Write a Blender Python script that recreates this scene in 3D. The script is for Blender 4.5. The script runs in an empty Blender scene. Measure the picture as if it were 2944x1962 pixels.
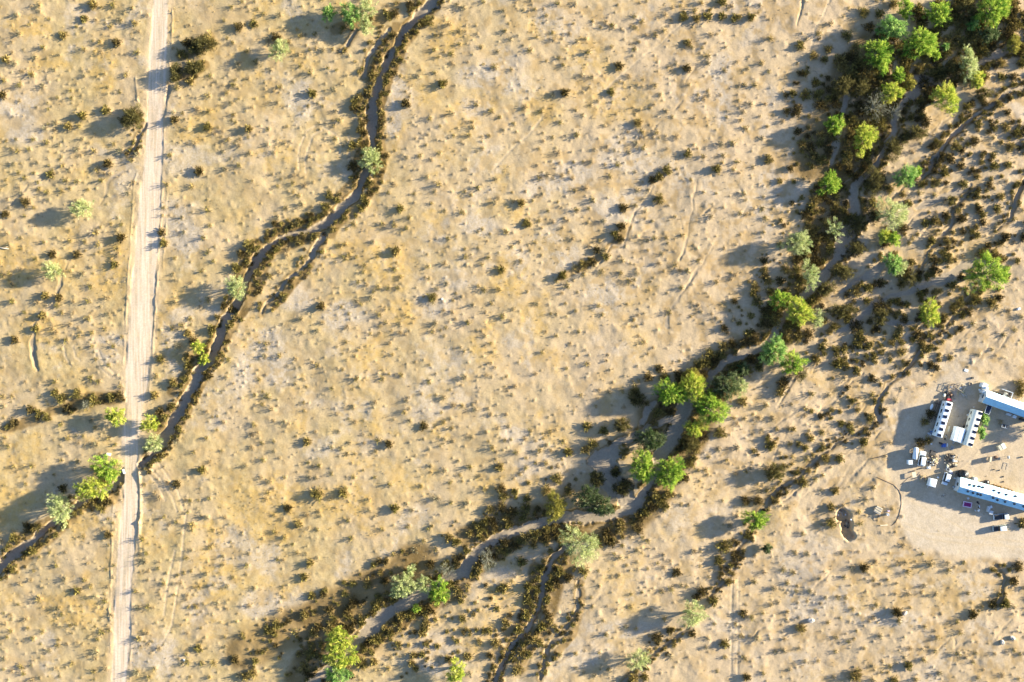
import bpy, bmesh, math, random
import numpy as np
from mathutils import Vector, Matrix
R = math.radians
# ------------------------------------------------------------------ camera, light, exposure
HC = 274.8                      # drone height in metres, looking straight down
sc = bpy.context.scene
cd = bpy.data.cameras.new('drone_camera'); cam = bpy.data.objects.new('drone_camera', cd)
sc.collection.objects.link(cam); sc.camera = cam
cam.location = (0, 0, HC); cam.rotation_euler = (0, 0, 0)
cd.lens = 28; cd.sensor_width = 36; cd.clip_start = 1; cd.clip_end = 6000
SUN_EL, SUN_AZ = 12.6, 13.0     # elevation; angle from +x towards +y
w = bpy.data.worlds.new('World'); sc.world = w; w.use_nodes = True
nt = w.node_tree
bg = nt.nodes['Background']
sky = nt.nodes.new('ShaderNodeTexSky'); sky.sky_type = 'NISHITA'; sky.sun_disc = False
sky.sun_elevation = R(SUN_EL); sky.sun_rotation = R(90 - SUN_AZ)
sky.altitude = 500; sky.air_density = 1.0; sky.dust_density = 0.5; sky.ozone_density = 1.6
hs = nt.nodes.new('ShaderNodeHueSaturation'); hs.inputs['Saturation'].default_value = 1.1; hs.inputs['Hue'].default_value = 0.512; nt.links.new(sky.outputs[0], hs.inputs['Color'])
nt.links.new(hs.outputs[0], bg.inputs[0]); bg.inputs[1].default_value = 0.078
sl = bpy.data.lights.new('sun', 'SUN'); sun = bpy.data.objects.new('sun', sl)
sc.collection.objects.link(sun)
sl.energy = 5.0; sl.angle = R(1.0); sl.color = (1.0, 0.91, 0.70)
dv = Vector((math.cos(R(SUN_EL))*math.cos(R(SUN_AZ)), math.cos(R(SUN_EL))*math.sin(R(SUN_AZ)), math.sin(R(SUN_EL))))
sun.rotation_euler = dv.to_track_quat('Z', 'Y').to_euler()
vs = sc.view_settings; vs.view_transform = 'Standard'; vs.look = 'None'; vs.gamma = 1.0
vs.use_curve_mapping = False; vs.exposure = 2.22
sc.cycles.max_bounces = 5; sc.cycles.diffuse_bounces = 3; sc.cycles.glossy_bounces = 2

# ------------------------------------------------------------------ coordinates
MP = 0.12                       # metres per photo pixel
VK = 1.2512                     # my survey sheets: 1 sheet unit = 1.2512 photo pixels
MV = MP*VK
def N2(nx, ny, z=0.0):          # surveyed photo pixel -> metres on the plan (z: height of the surveyed point)
    k = MP*(HC - z)/HC
    return (nx - 1472)*k, (981 - ny)*k
def V2(vx, vy, z=0.0): return N2(vx*VK, vy*VK, z)
COL = sc.collection
def link(o, parent=None):
    COL.objects.link(o)
    if parent is not None: o.parent = parent
    return o
def tag(o, label=None, cat=None, group=None, kind=None):
    if label: o['label'] = label
    if cat: o['category'] = cat
    if group: o['group'] = group
    if kind: o['kind'] = kind
    return o
def npmesh(name, v, f, mats=(), col=None, smooth=False):
    """v (n,3), f (m,4) or (m,3) int arrays -> mesh; col: per-face rgb"""
    me = bpy.data.meshes.new(name)
    v = np.asarray(v, np.float32); f = np.asarray(f, np.int32); k = f.shape[1]
    me.vertices.add(len(v)); me.vertices.foreach_set('co', v.ravel())
    me.loops.add(f.size); me.loops.foreach_set('vertex_index', f.ravel())
    me.polygons.add(len(f)); me.polygons.foreach_set('loop_start', np.arange(0, f.size, k, dtype=np.int32))
    try: me.polygons.foreach_set('loop_total', np.full(len(f), k, np.int32))
    except Exception: pass
    me.update(calc_edges=True)
    if smooth: me.polygons.foreach_set('use_smooth', np.ones(len(f), bool))
    for m in mats: me.materials.append(m)
    if col is not None:
        a = me.color_attributes.new('Col', 'FLOAT_COLOR', 'CORNER')
        c = np.ones((len(f), k, 4), np.float32); c[:, :, :3] = np.asarray(col, np.float32)[:, None, :]
        a.data.foreach_set('color', c.ravel())
    return me

# ------------------------------------------------------------------ noise
def hsh(ix, iy, seed):
    h = (ix.astype(np.int64)*374761393 + iy.astype(np.int64)*668265263 + seed*1274126177) & 0xFFFFFFFF
    h = ((h ^ (h >> 13))*1103515245) & 0xFFFFFFFF
    h = ((h ^ (h >> 15))*2246822519) & 0xFFFFFFFF
    return ((h ^ (h >> 16)) & 0xFFFFFF)/float(0xFFFFFF)
def vn(x, y, s, seed, rot=0.6):
    c, q = math.cos(rot), math.sin(rot)
    u = (x*c - y*q)/s; v = (x*q + y*c)/s
    iu = np.floor(u); iv = np.floor(v); fu = u - iu; fv = v - iv
    fu = fu*fu*(3-2*fu); fv = fv*fv*(3-2*fv)
    a = hsh(iu, iv, seed); b = hsh(iu+1, iv, seed); c2 = hsh(iu, iv+1, seed); d = hsh(iu+1, iv+1, seed)
    return ((a*(1-fu)+b*fu)*(1-fv) + (c2*(1-fu)+d*fu)*fv)*2 - 1
def fbm(x, y, s, seed, n=4, g=0.5, l=2.1):
    r = 0; a = 1; t = 0
    for i in range(n):
        r = r + a*vn(x, y, s, seed+i*17, 0.5+i*1.1); t += a; a *= g; s /= l
    return r/t
def sst(a, b, x):
    t = np.clip((x-a)/(b-a), 0, 1); return t*t*(3-2*t)

# ------------------------------------------------------------------ survey of the washes, gullies, roads (sheet units: x, y, width)
WASH = [  # (depth m, [(x,y,w)...])
 (1.45, [(1000,-20,34),(989,5,32),(948,51,18),(920,77,20),(905,112,16),(890,143,16),(874,173,15),(864,204,16),(854,237,20),(853,280,22),(853,319,16),(855,350,12),(848,378,12),(839,399,18),(816,450,19),(790,476,20),(768,497,24),(744,516,22),(719,527,18),(690,532,10),(668,538,9),(637,547,10),(612,567,16),(594,588,18),(579,621,16),(561,659,16),(540,697,18),(522,730,18),(505,769,18),(498,800,18),(484,827,20),(459,852,22),(446,878,23),(431,906,22),(413,949,20),(392,977,20),(382,1005,24),(362,1030,24),(342,1053,18),(328,1072,14)]),
 (1.35, [(285,1088,14),(270,1108,16),(255,1122,16),(204,1142,16),(160,1172,15),(122,1197,16),(97,1222,22),(64,1248,22),(31,1271,22),(5,1301,22),(-30,1335,24),(-120,1400,24)]),
 (0.5, [(892,69,10),(867,102,11),(849,133,10),(843,160,8),(841,178,6)]),
 (0.5, [(742,545,14),(733,560,12),(719,580,10),(706,600,7),(693,616,8),(665,636,9),(647,667,8),(617,697,6),(596,720,5)]),
 (0.7, [(2330,110,18),(2302,122,18),(2262,140,13),(2180,185,23),(2110,190,26),(2105,210,26),(2060,255,16),(2049,311,16),(2029,339,13),(2008,382,16),(1990,404,18),(1965,424,23),(1961,468,23),(1965,499,26),(1949,539,36),(1932,570,34),(1917,595,26),(1896,629,29),(1863,669,21),(1837,692,16),(1800,730,16),(1780,770,16),(1744,799,17),(1705,816,18),(1667,834,21),(1636,860,13),(1620,890,15),(1592,915,26),(1578,936,33),(1560,974,33),(1540,1013,33),(1516,1046,24),(1505,1075,20),(1497,1100,20),(1484,1122,22),(1463,1160,24),(1438,1179,22),(1407,1188,22),(1370,1189,21),(1336,1189,23),(1298,1191,23),(1259,1195,22),(1213,1211,21),(1183,1222,21),(1139,1237,20),(1109,1258,20),(1083,1283,29),(1065,1314,29),(1025,1330,21),(973,1362,23),(923,1390,26),(884,1413,31),(854,1441,31),(833,1466,23),(800,1500,21),(762,1535,21),(734,1556,23),(700,1595,23)]),
 (0.5, [(1950,205,10),(1942,230,16),(1938,262,12),(1930,300,12),(1921,340,18),(1912,377,12)]),
 (0.55, [(1392,1075,52),(1370,1060,40),(1412,1040,40),(1412,1020,20),(1463,1000,16),(1500,978,16),(1545,962,14)]),
 (0.3, [(1392,1075,60),(1400,1100,70),(1420,1125,60),(1440,1150,40)]),
 (0.4, [(1505,928,10),(1490,945,16),(1478,975,14)]),
 (0.8, [(1300,1255,12),(1280,1275,11),(1262,1300,11),(1254,1321,11),(1247,1345,10),(1244,1372,11),(1234,1413,10),(1216,1444,10),(1188,1472,11),(1162,1507,9),(1144,1546,9),(1136,1590,9)]),
 (0.6, [(1325,1335,6),(1329,1393,7),(1320,1418,6),(1303,1439,5),(1272,1470,5),(1260,1490,8),(1252,1525,7),(1240,1560,6)]),
 (0.75, [(2400,170,8),(2353,199,8),(2314,211,7),(2289,234,7),(2253,257,8),(2217,283,9),(2192,308,10),(2166,334,10),(2146,364,10),(2133,392,7),(2108,422,4)]),
 (0.6, [(2240,436,4),(2220,448,5),(2199,468,6),(2187,493,7),(2182,519,8),(2156,550,5),(2131,580,5),(2123,603,5),(2110,626,4)]),
 (0.5, [(2370,400,8),(2350,414,8),(2335,450,7),(2327,476,7),(2317,509,6),(2290,530,4)]),
 (0.4, [(2137,512,3),(2126,535,3),(2108,553,3)]), (0.4, [(2228,520,3),(2214,548,3),(2190,562,3)]),
 (0.5, [(2240,670,6),(2217,687,6),(2197,720,5),(2174,748,4),(2150,770,5),(2120,788,6),(2108,822,7),(2069,862,6),(2036,888,6),(2018,916,7),(2016,940,10),(2017,967,9)]),
 (0.4, [(1978,860,3),(1960,875,3),(1937,895,4),(1917,921,4),(1891,936,4),(1863,969,3)]),
 (0.45, [(2015,965,4),(2008,972,4),(1970,995,4),(1919,1020,5),(1886,1046,6),(1863,1066,6),(1830,1099,6),(1784,1125,6),(1764,1150,6),(1750,1172,6),(1720,1225,6),(1697,1258,6),(1682,1314,5),(1654,1344,5),(1626,1372,4)]),
 (0.45, [(1578,1440,4),(1540,1472,5),(1504,1505,5),(1453,1546,5),(1430,1570,5)]),
 (0.3, [(2240,600,14),(2212,613,18),(2174,641,20),(2136,654,20),(2098,669,14),(2047,680,14),(2010,700,14),(1996,713,12),(1970,731,10),(1940,754,10),(1917,766,8)]),
 (0.25, [(2030,600,12),(2008,626,18),(1970,646,12),(1930,670,8)]),
 (0.25, [(2025,725,8),(2045,742,9),(2070,748,9),(2098,743,8)]),
 (0.25, [(2230,425,10),(2212,437,14),(2175,450,16),(2136,465,14),(2110,483,8)]),
 (0.35, [(1499,435,2.5),(1485,452,2.5),(1468,471,3),(1450,501,4),(1440,534,4),(1430,565,5),(1405,565,6),(1392,588,5),(1374,611,4),(1359,629,4)]),
 (0.15, [(1601,412,2.5),(1591,473,3),(1583,542,3),(1575,565,4),(1560,600,5)]),
 (0.12, [(1563,499,2.5),(1568,530,3),(1573,550,3)]), (0.13, [(1650,560,2),(1625,590,3),(1610,610,4),(1590,640,5),(1570,665,5),(1555,685,6),(1540,705,6),(1535,723,7),(1532,750,8)]),
 (0.5, [(341,282,5),(330,298,6),(318,315,7),(308,340,6),(296,362,4)]),
 (0.3, [(282,395,6),(260,408,7),(246,425,5),(232,470,3)]),
 (0.25, [(192,540,2),(178,572,3),(160,595,4),(142,640,5),(136,680,6),(118,705,4),(100,722,4),(78,745,5),(74,775,6),(76,815,8),(80,850,6)]),
 (0.35, [(388,205,8),(380,235,6),(378,265,4)]),
 (0.45, [(820,70,6),(800,95,8),(780,118,5)]),
 (0.3, [(66,430,4),(45,450,5),(25,470,5)]),
 (0.4, [(1840,-10,5),(1838,30,5),(1832,64,4)]),
 (0.45, [(2289,1300,4),(2310,1330,5),(2300,1370,6),(2290,1390,5)]),
 (0.2, [(2190,1465,3),(2195,1480,3),(2190,1510,3),(2180,1545,3)]),
 (0.22, [(1120,745,3),(1140,720,3),(1160,708,2)]),
]
# minor rills draining the slopes east and south of the main wash
_r = random.Random(42)
def rills(n, x0, x1, y0, y1, lmin, lmax):
    k = 0
    while k < n:
        x = _r.uniform(x0, x1); y = _r.uniform(y0, y1); k += 1
        an = math.radians(_r.uniform(128, 152)); L = _r.uniform(lmin, lmax); st = 14; w_ = _r.uniform(2.0, 4.2); pl = []
        m = max(3, int(L/st))
        for q in range(m):
            pl.append((x, y, w_*(0.4+0.9*math.sin(math.pi*(q+.5)/m)))); an += _r.uniform(-.32, .32); an += (math.radians(140)-an)*.25
            x += st*math.cos(an); y += st*math.sin(an)
        WASH.append((_r.uniform(.16, .34), pl))
rills(34, 1950, 2360, 230, 820, 60, 190); rills(22, 1760, 2080, 800, 1160, 50, 170); rills(22, 850, 1420, 1290, 1500, 50, 150); rills(10, 1700, 2350, 1300, 1500, 40, 120); rills(10, 1500, 1720, 60, 560, 40, 110)
PITS = [(1938,1186,17,17,1.5), (1948,1213,14,26,1.6), (1956,1230,10,10,1.4)]
TRAIL = [(1.8, [(1244,273),(1215,310),(1188,331),(1160,360),(1134,390)]), (1.2,[(1387,209),(1420,178),(1438,163),(1489,120),(1520,100),(1540,76),(1575,50),(1604,33)]),
 (3, [(1906,0),(1891,38),(1871,69),(1868,97),(1860,120),(1857,166),(1862,200),(1866,255)]),
 (20, [(2080,1150),(2067,1100),(2010,1068),(1957,1074),(1894,1094),(1855,1127),(1843,1165),(1845,1194),(1870,1230),(1932,1252),(2059,1258)]),
 (3, [(403,1265),(392,1311),(382,1372),(377,1413)]), (3, [(430,1168),(424,1215),(420,1265),(413,1321),(403,1388),(395,1436),(377,1474),(357,1500)]),
 (2, [(331,1071),(345,1092),(362,1112),(380,1150)]), (2, [(357,1053),(382,1089),(408,1125),(423,1173)]),(2, [(340,1066),(372,1105),(396,1142),(408,1175)]),
 (1.6, [(145,783),(150,821),(163,842)]), (1.6, [(168,796),(173,821),(183,829)]), (1.6, [(219,816),(229,844),(252,865),(275,870)]),(1.6, [(226,806),(240,838),(262,858)]),
 (1.6, [(688,392),(686,365),(688,341),(704,301),(724,290)]), (1.6, [(703,398),(702,365),(709,341),(719,311),(740,300)]),(1.6, [(744,293),(775,313),(783,335),(780,357)]),(1.6, [(800,310),(803,340),(800,380)]),
 (2.2, [(1683,1330),(1682,1400),(1681,1480),(1680,1568)]), (2.2, [(1697,1330),(1697,1400),(1696,1480),(1695,1568)]),
 (2, [(1650,440),(1700,436),(1720,470),(1700,500),(1660,505)]),
 (2, [(1870,560),(1885,600)]),
 (9, [(2185,1105),(2230,1062),(2290,990)]), (2, [(2075,1200),(2130,1225),(2200,1235),(2300,1240),(2400,1250)]), (2, [(2077,1212),(2130,1238),(2200,1248),(2300,1254),(2400,1262)]), (2, [(2090,1150),(2150,1180),(2230,1225),(2330,1262)]),(2, [(2240,1270),(2270,1235),(2330,1215)]), (5, [(1330,1060),(1390,1100),(1430,1150)]),
]
CUT = [(1.0,0.14, [(2289,990),(2260,1025),(2225,1061),(2200,1082)])]
ROADC = [(374,-60,17),(370,0,17),(364,100,19),(361,200,19),(357,300,18),(350,400,21),(343,493,25),(335,595,26),(327,697,27),(322,791,27),(313,885,25),(309,936,19),(303,987,19),(297,1038,19),(300,1089,15),(300,1140,16),(297,1183,18),(292,1245,19),(283,1372,18),(280,1474,19),(273,1568,17),(268,1640,17)]
BERM = [(0.22,1.8,[(397,20),(396,30),(392,100),(389,160),(386,205)]),(0.22,1.8,[(381,240),(378,300),(375,335)]),(0.2,1.6,[(374,425),(368,520),(364,620),(360,700),(353,800),(345,900),(341,925)]),
 (0.2,1.4,[(385,430),(381,520),(376,620)]),(0.2,1.6,[(318,1230),(305,1300),(300,1390)]),(0.15,1.4,[(303,1440),(297,1568)]),(0.6,4.5,[(322,1085),(324,1130),(322,1200),(320,1270)]),
 (0.25,2.5,[(313,180),(316,230),(318,235)]),(0.18,2.5,[(312,400),(305,480),(298,595),(293,700),(287,790),(284,835)]),(0.2,2.5,[(262,1150),(256,1250),(252,1400),(255,1500)])]
PAD = [(2071,1128),(2085,1150),(2100,1150),(2140,1140),(2200,1170),(2400,1230),(2400,1290),(2353,1284),(2250,1280),(2200,1272),(2110,1263),(2082,1245),(2072,1200)]
PAD2 = [(2030,1080),(2060,990),(2100,930),(2140,880),(2180,850),(2230,845),(2260,870),(2400,900),(2400,1285),(2353,1284),(2250,1280),(2110,1263),(2075,1235),(2066,1140)]
GRAVEL = [(40,250,70,50),(60,310,60,35),(420,500,60,60),(700,230,40,60),(930,230,35,50),(905,285,20,40),(1100,180,60,30),(1150,200,50,25),(1300,400,80,40),(1230,440,50,30),(1430,480,80,50),(1300,600,60,50),(1390,680,60,50),(620,800,60,60),(560,850,40,60),(600,1390,50,40),(640,850,50,50),(1660,170,40,60),(1660,250,18,60),(250,800,50,45),(780,720,70,40),(680,690,50,40),(1050,640,40,30),(1600,40,40,10),(1180,1000,40,20),(1460,1450,150,30),(1330,1500,60,40),(1850,1400,50,50),(2050,1420,100,25),(200,40,30,35),(330,1500,80,50),(420,550,50,40),(1000,700,60,40),(1100,520,50,30),(1000,1410,0,0),(620,1150,0,0),(1450,330,80,30),(1420,370,60,30),(560,1510,50,40),(980,1475,60,40),(1000,1515,90,50)]
YEL = [(70,60,60,40),(110,150,50,40),(380,60,30,50),(450,300,60,40),(1030,80,60,60),(1350,130,60,40),(1400,240,70,60),(1250,250,50,40),(900,600,60,60),(930,720,60,40),(1220,730,50,50),(1170,640,50,60),(620,1180,110,90),(780,1150,90,50),(500,1300,60,100),(260,620,50,80),(40,600,60,80),(90,750,50,60),(30,1150,60,40),(150,1400,90,50),(1250,60,50,40),(2200,560,70,50),(2270,900,50,30),(2080,1300,150,25),(2200,1360,120,60),(1960,1380,80,60),(240,150,40,80),(1450,230,60,60),(1270,560,50,50)]

# ------------------------------------------------------------------ vegetation survey (tile units: x, y, r), used for mounds and shrubs
TILES = {'A':(0,0),'B':(740,0),'C':(1480,0),'D':(2194,0),'E':(0,490),'F':(740,490),'G':(1480,490),'H':(2194,490),
 'I':(0,980),'J':(740,980),'K':(1480,980),'L':(2194,980),'M':(0,1462),'N':(740,1462),'O':(1480,1462),'P':(2194,1462)}
SHR = {
'A':'150,140,35 270,220,25 170,310,40 570,320,45 390,430,35 310,520,35 60,540,45 130,575,40 285,670,40 40,730,40 180,770,40 30,860,45 380,785,40 760,170,45 840,45,50 1020,50,40 740,250,22 900,380,35 1060,390,48 760,450,35 490,630,25 960,1000,50 750,1045,50 620,1140,45 410,1160,35 310,1260,30 150,1260,25 430,1290,35 170,1370,35 270,1350,30 530,1310,30 130,1480,35 340,1470,25 1090,1360,40 980,1480,50 880,1530,40 1240,1390,40 1190,1450,35 1140,680,40 1080,830,30 1220,215,42 1240,480,35 650,890,30 640,820,25 520,880,25 870,690,20 1900,690,35 2110,770,40 1880,870,35 2050,350,25 2240,470,35 2150,580,40 2310,570,40 1580,1090,45 1880,1150,45 2110,1040,35 2250,1170,45 2060,1260,35 1540,1400,35 2010,1370,30 2030,1530,35 1800,1540,45 2090,70,30 2190,20,30 1110,120,20 2160,250,55 2290,220,48 1880,380,90 1780,450,80 1700,400,60 1640,490,55 1590,640,60 1595,700,50 1760,620,80 1720,740,50 1820,590,50 1600,800,40 1190,1040,75 1130,1090,60 1240,1080,60',
'B':'200,140,40 360,270,25 460,230,20 590,460,40 680,450,30 820,510,25 390,600,30 640,620,25 480,660,40 210,790,35 320,740,25 610,760,20 500,850,50 180,930,30 590,960,25 1340,940,50 740,1090,40 930,1170,45 1820,280,35 1670,760,50 1750,490,40 2140,610,40 2280,360,30 1450,690,35 1600,450,30 1820,400,30 1330,555,30 2110,1000,40 1940,1150,30 1760,1030,35 1560,1070,35 1650,1140,25 2220,1175,25 2090,1225,30 1250,1240,22 1290,690,30 2220,100,30 1800,50,35 2040,20,30 1240,1360,20 1640,1385,30 700,1250,35 100,1170,30 90,1310,30 150,1380,30 1980,950,30 1520,1310,25 180,350,60 100,370,40 1380,50,55 1240,130,55 1190,150,50 1540,200,60 1480,220,45 880,930,55 920,880,45 870,980,45 860,1320,55 920,1300,45 860,1500,60 1090,1370,50',
'C':'390,30,35 540,40,30 80,90,25 180,90,25 700,190,25 880,235,40 960,265,25 1080,150,35 1150,200,40 1340,280,35 1270,320,35 1560,390,45 1600,430,30 1900,425,22 1740,510,40 1740,570,40 1890,640,35 1550,620,45 1450,580,30 660,470,40 560,380,30 640,350,25 340,300,25 140,460,40 940,600,50 600,680,35 440,590,30 450,840,50 340,860,35 870,830,45 1310,855,30 1120,380,25 1080,450,35 750,915,25 1130,990,25 910,1030,25 550,990,25 610,1040,30 240,1010,35 1110,1110,55 1150,1190,40 410,1110,35 560,1220,40 340,1240,30 1420,1060,25 1910,1060,25 1160,1340,35 1030,1380,30 900,1360,25 720,1350,25 690,1460,30 930,1490,40 530,1460,25 1570,770,25 1740,820,25 1860,1310,40 1960,1300,40 1560,1390,45 1700,1415,35 1880,1410,35 1370,1540,50 1820,1530,50 2290,1440,50 2230,1250,35 2080,1160,40 1520,160,50 1620,100,40 1640,170,45 1740,150,50 1870,150,45 1980,170,45 2130,160,45 1680,30,35 1870,20,50 2300,350,40 2210,50,25 2070,770,35 2160,770,35 2290,650,30',
'D':'450,510,55 900,120,60 1040,130,50 1170,40,55 680,560,80 720,620,60 740,760,80 690,820,60 380,860,60 300,1000,60 470,750,50 310,1190,45 430,1260,40 640,940,60 750,330,60 500,310,40 330,420,50 1370,1200,70 1450,1110,65 1280,1230,55 1170,1330,70 1960,900,45 2110,950,45 1830,970,45 1450,750,70 1560,670,60 1680,640,70 2140,580,55 2320,580,50 2230,260,60 1980,30,80 1830,60,80 2240,60,70 1740,330,70 1850,330,60 1400,620,60 1700,80,70 1760,180,70 950,700,70 850,640,60 780,1250,55 760,1400,60 520,1450,60 450,1400,50 880,1000,80 800,1080,60 1000,640,70 1100,700,60 1560,350,55 1620,250,50 2250,700,55 2150,700,50 2000,700,45 1320,940,50 580,450,45 830,430,55 800,520,60 950,250,60',
'E':'460,40,45 1800,20,45 230,70,35 600,95,35 700,100,35 350,110,25 240,290,55 200,210,35 60,400,45 440,265,25 1510,130,35 1480,340,30 1640,430,30 1880,360,40 1900,500,30 1660,560,30 1840,610,35 1880,740,35 1930,820,30 870,560,40 890,670,35 1100,610,50 1060,700,35 190,610,25 510,610,25 400,650,30 480,760,45 330,800,30 700,760,45 1040,850,45 740,930,40 30,950,30 80,670,30 1460,560,45 1480,660,45 420,1130,45 120,1190,40 540,1150,45 520,1220,35 800,1180,40 820,1050,40 560,1280,30 800,1330,40 230,1280,30 1720,1340,35 1580,1190,30 1880,1170,40 1920,1430,50 1650,1400,40 1700,1470,45 2080,1250,50 330,1430,45 390,1310,45 140,1530,45 600,1530,40 1470,410,22 1100,490,30 1750,1540,55 2250,680,65 2180,760,55 2130,880,50',
'F':'500,110,25 650,230,50 400,310,40 260,340,30 620,330,55 180,430,35 1290,350,45 1240,500,40 1370,430,35 1040,650,35 1250,730,50 830,760,35 790,790,40 970,860,35 960,920,25 910,1010,30 1240,890,35 1180,1060,35 1270,1060,35 1020,1150,40 580,1230,45 760,1235,25 1100,1300,40 1580,1150,55 1720,620,35 1690,370,25 1850,380,40 1990,160,40 1870,195,25 1530,65,30 1640,130,40 2140,290,30 2240,560,40 2200,900,45 1540,870,30 1880,780,40 2080,790,35 2290,690,30 2040,1080,40 2110,1200,30 1940,1215,30 1840,1140,25 940,1210,30 120,960,40 1370,1320,20 1600,1380,40 1900,1370,40 2210,1320,40 1280,1390,35',
'G':'700,270,40 560,360,35 300,365,25 110,480,50 220,450,30 60,300,45 290,50,40 1300,60,50 1240,90,45 1100,180,35 1590,90,30 1300,260,60 980,340,50 1240,455,25 800,460,35 1180,370,25 1190,630,35 1260,610,35 1770,420,35 2030,390,35 2230,350,40 2060,215,35 1700,200,25 660,470,25 960,510,50 740,720,45 620,850,55 430,950,50 470,1040,40 370,1000,35 820,780,45 780,920,40 1030,1000,40 1080,985,25 620,940,35 2160,1060,60 2180,1180,60 1970,1350,40 2250,960,50 2070,725,25 1590,1320,25 1070,1350,30 790,1300,30 1550,900,40 1500,1060,35 1390,1280,40 1650,820,35 2240,560,25 2240,820,45 900,580,45 950,620,45 700,830,50 800,720,40 540,870,40 2300,1100,60 2280,1000,50',
'H':'840,480,85 720,920,80 840,720,70 560,1080,65 480,1160,55 700,1270,65 770,1250,50 830,1090,65 1040,1220,70 1060,1300,60 1540,900,60 1050,1020,50 1200,1180,45 1190,1300,45 1240,1030,50 1700,1040,50 1760,1210,55 1900,1160,65 1560,1370,45 1390,1480,65 1220,1440,50 830,1400,75 400,1480,65 2100,1230,40 1890,1380,40 1960,750,60 1500,1490,45 380,400,65 650,330,60 980,300,65 1130,170,55 1300,300,45 1010,400,55 2140,240,45 1920,210,45 1630,280,40 1640,410,45 1970,400,45 2120,380,40 2250,440,35 1800,130,50 2180,600,50 2090,510,40 2320,1320,40 2010,1410,35 1740,1450,35 2160,1480,35 2260,1440,35 1550,560,40 1650,650,45 1340,620,35 630,80,60 1030,60,80 1010,140,70 500,180,55 560,480,60 440,560,50 530,600,60 300,900,60 200,900,60 330,1000,65 150,1000,50 2080,760,60 2130,800,55 1580,110,40 1400,210,40 1540,230,35 1180,850,50 1330,830,45',
'I':'560,520,60 700,480,60 850,540,65 1090,500,55 1010,510,50 280,620,50 620,610,50 430,690,55 130,740,50 820,340,40 890,370,35 1700,220,50 1400,490,45 1450,170,45 1690,150,45 1880,320,50 1560,370,45 570,1330,45 950,1440,60 920,1500,55 240,1220,20 1830,1160,45 1600,1290,45 1890,1420,30 1720,1440,30 70,950,30 870,930,40 550,1080,30 1960,680,20 2060,170,35 2300,490,30 700,1090,30 500,470,45 770,600,40 350,650,45 1600,900,35 1650,820,35 1450,640,50 1500,690,45',
'J':'900,340,40 1870,330,40 1300,310,35 1550,370,35 90,500,40 450,910,45 670,960,30 240,730,30 150,910,25 50,1070,35 1090,900,40 1190,930,45 1500,770,45 1750,790,35 1650,950,20 1550,980,20 2120,960,40 1560,1130,30 1690,1170,35 1920,1140,40 2180,1140,50 460,1230,35 540,1380,70 780,1370,60 870,1230,30 1060,1230,25 280,1510,50 110,1270,35 250,1230,25 560,1130,35 2200,1330,55 2220,1400,60 2320,1360,45 2050,1330,40 1240,1510,50 1390,1530,40 1620,1420,40 1890,1460,40 1750,1460,30 1200,1290,35 1480,1310,30 1000,1430,30 810,1020,30 460,1100,25 2000,1220,30 2100,1520,55 2200,1500,60 2300,1540,60',
'K':'1100,530,75 1080,450,60 960,760,70 800,810,50 640,980,55 700,930,60 480,1000,50 980,1010,60 740,1240,75 910,1180,50 970,1330,90 1010,1280,60 380,1240,60 280,1350,60 480,1350,55 1560,930,70 1850,830,65 2050,550,50 2260,580,40 1500,960,60 1650,220,65 1760,130,70 1880,60,70 1960,30,60 1300,1420,75 1240,1500,60 2000,960,40 1830,980,40 100,1500,55 110,1420,45 650,770,50 2070,700,28 2230,800,28 1300,250,45 1250,740,55 2200,1350,35 2080,1440,55 2190,1440,55 140,810,30 260,880,25 440,910,35 190,1100,30 1700,860,60 1640,930,55 1560,350,50 1480,310,60 1700,200,70 1800,180,60 1200,330,50 1350,330,60 2300,120,50 1340,1480,60 1380,1380,50',
'L':'1240,100,55 1130,130,40 590,490,35 430,480,40 980,480,40 1030,350,30 730,330,40 1510,220,45 1200,240,30 1260,230,30 960,700,55 790,800,45 700,840,30 900,910,50 530,930,40 380,610,40 60,950,50 390,1060,40 560,1060,55 680,1060,50 220,1130,40 90,1190,85 360,1280,60 530,1210,35 470,1250,35 610,1140,18 990,1320,35 920,1430,35 650,1350,45 230,790,35 860,410,20 1190,540,35 80,700,40 860,570,30 610,1500,45 240,930,40 2310,400,65 1240,430,25 1500,660,50 1450,730,45 1410,920,60 1480,900,45 2130,730,30 2300,470,55 180,380,70 150,460,60 530,60,50 650,80,45 1440,60,50 1420,20,50 90,1330,40',
'M':'980,240,45 130,260,50 300,380,45 510,515,30 580,640,40 700,740,45 860,790,30 950,830,40 350,820,40 520,900,40 640,1055,25 560,950,30 920,1110,38 690,1040,25 1290,270,38 1310,470,40 1230,740,35 1250,890,35 1340,880,35 1260,1170,42 1330,400,30 1240,1470,42 850,1470,35 300,1170,35 200,1430,40 2050,700,30 1860,590,35 2290,720,35 2230,510,35 1900,350,35 1740,140,40 1700,30,25 1610,600,30 1870,80,35 2010,430,30 2200,1130,40 2220,1510,55 2120,1360,45 1790,1260,45 1700,1380,40 1400,1440,30 1930,1390,40 250,160,50 350,170,45 2280,1480,55 2150,1500,40 860,1290,40',
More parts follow.
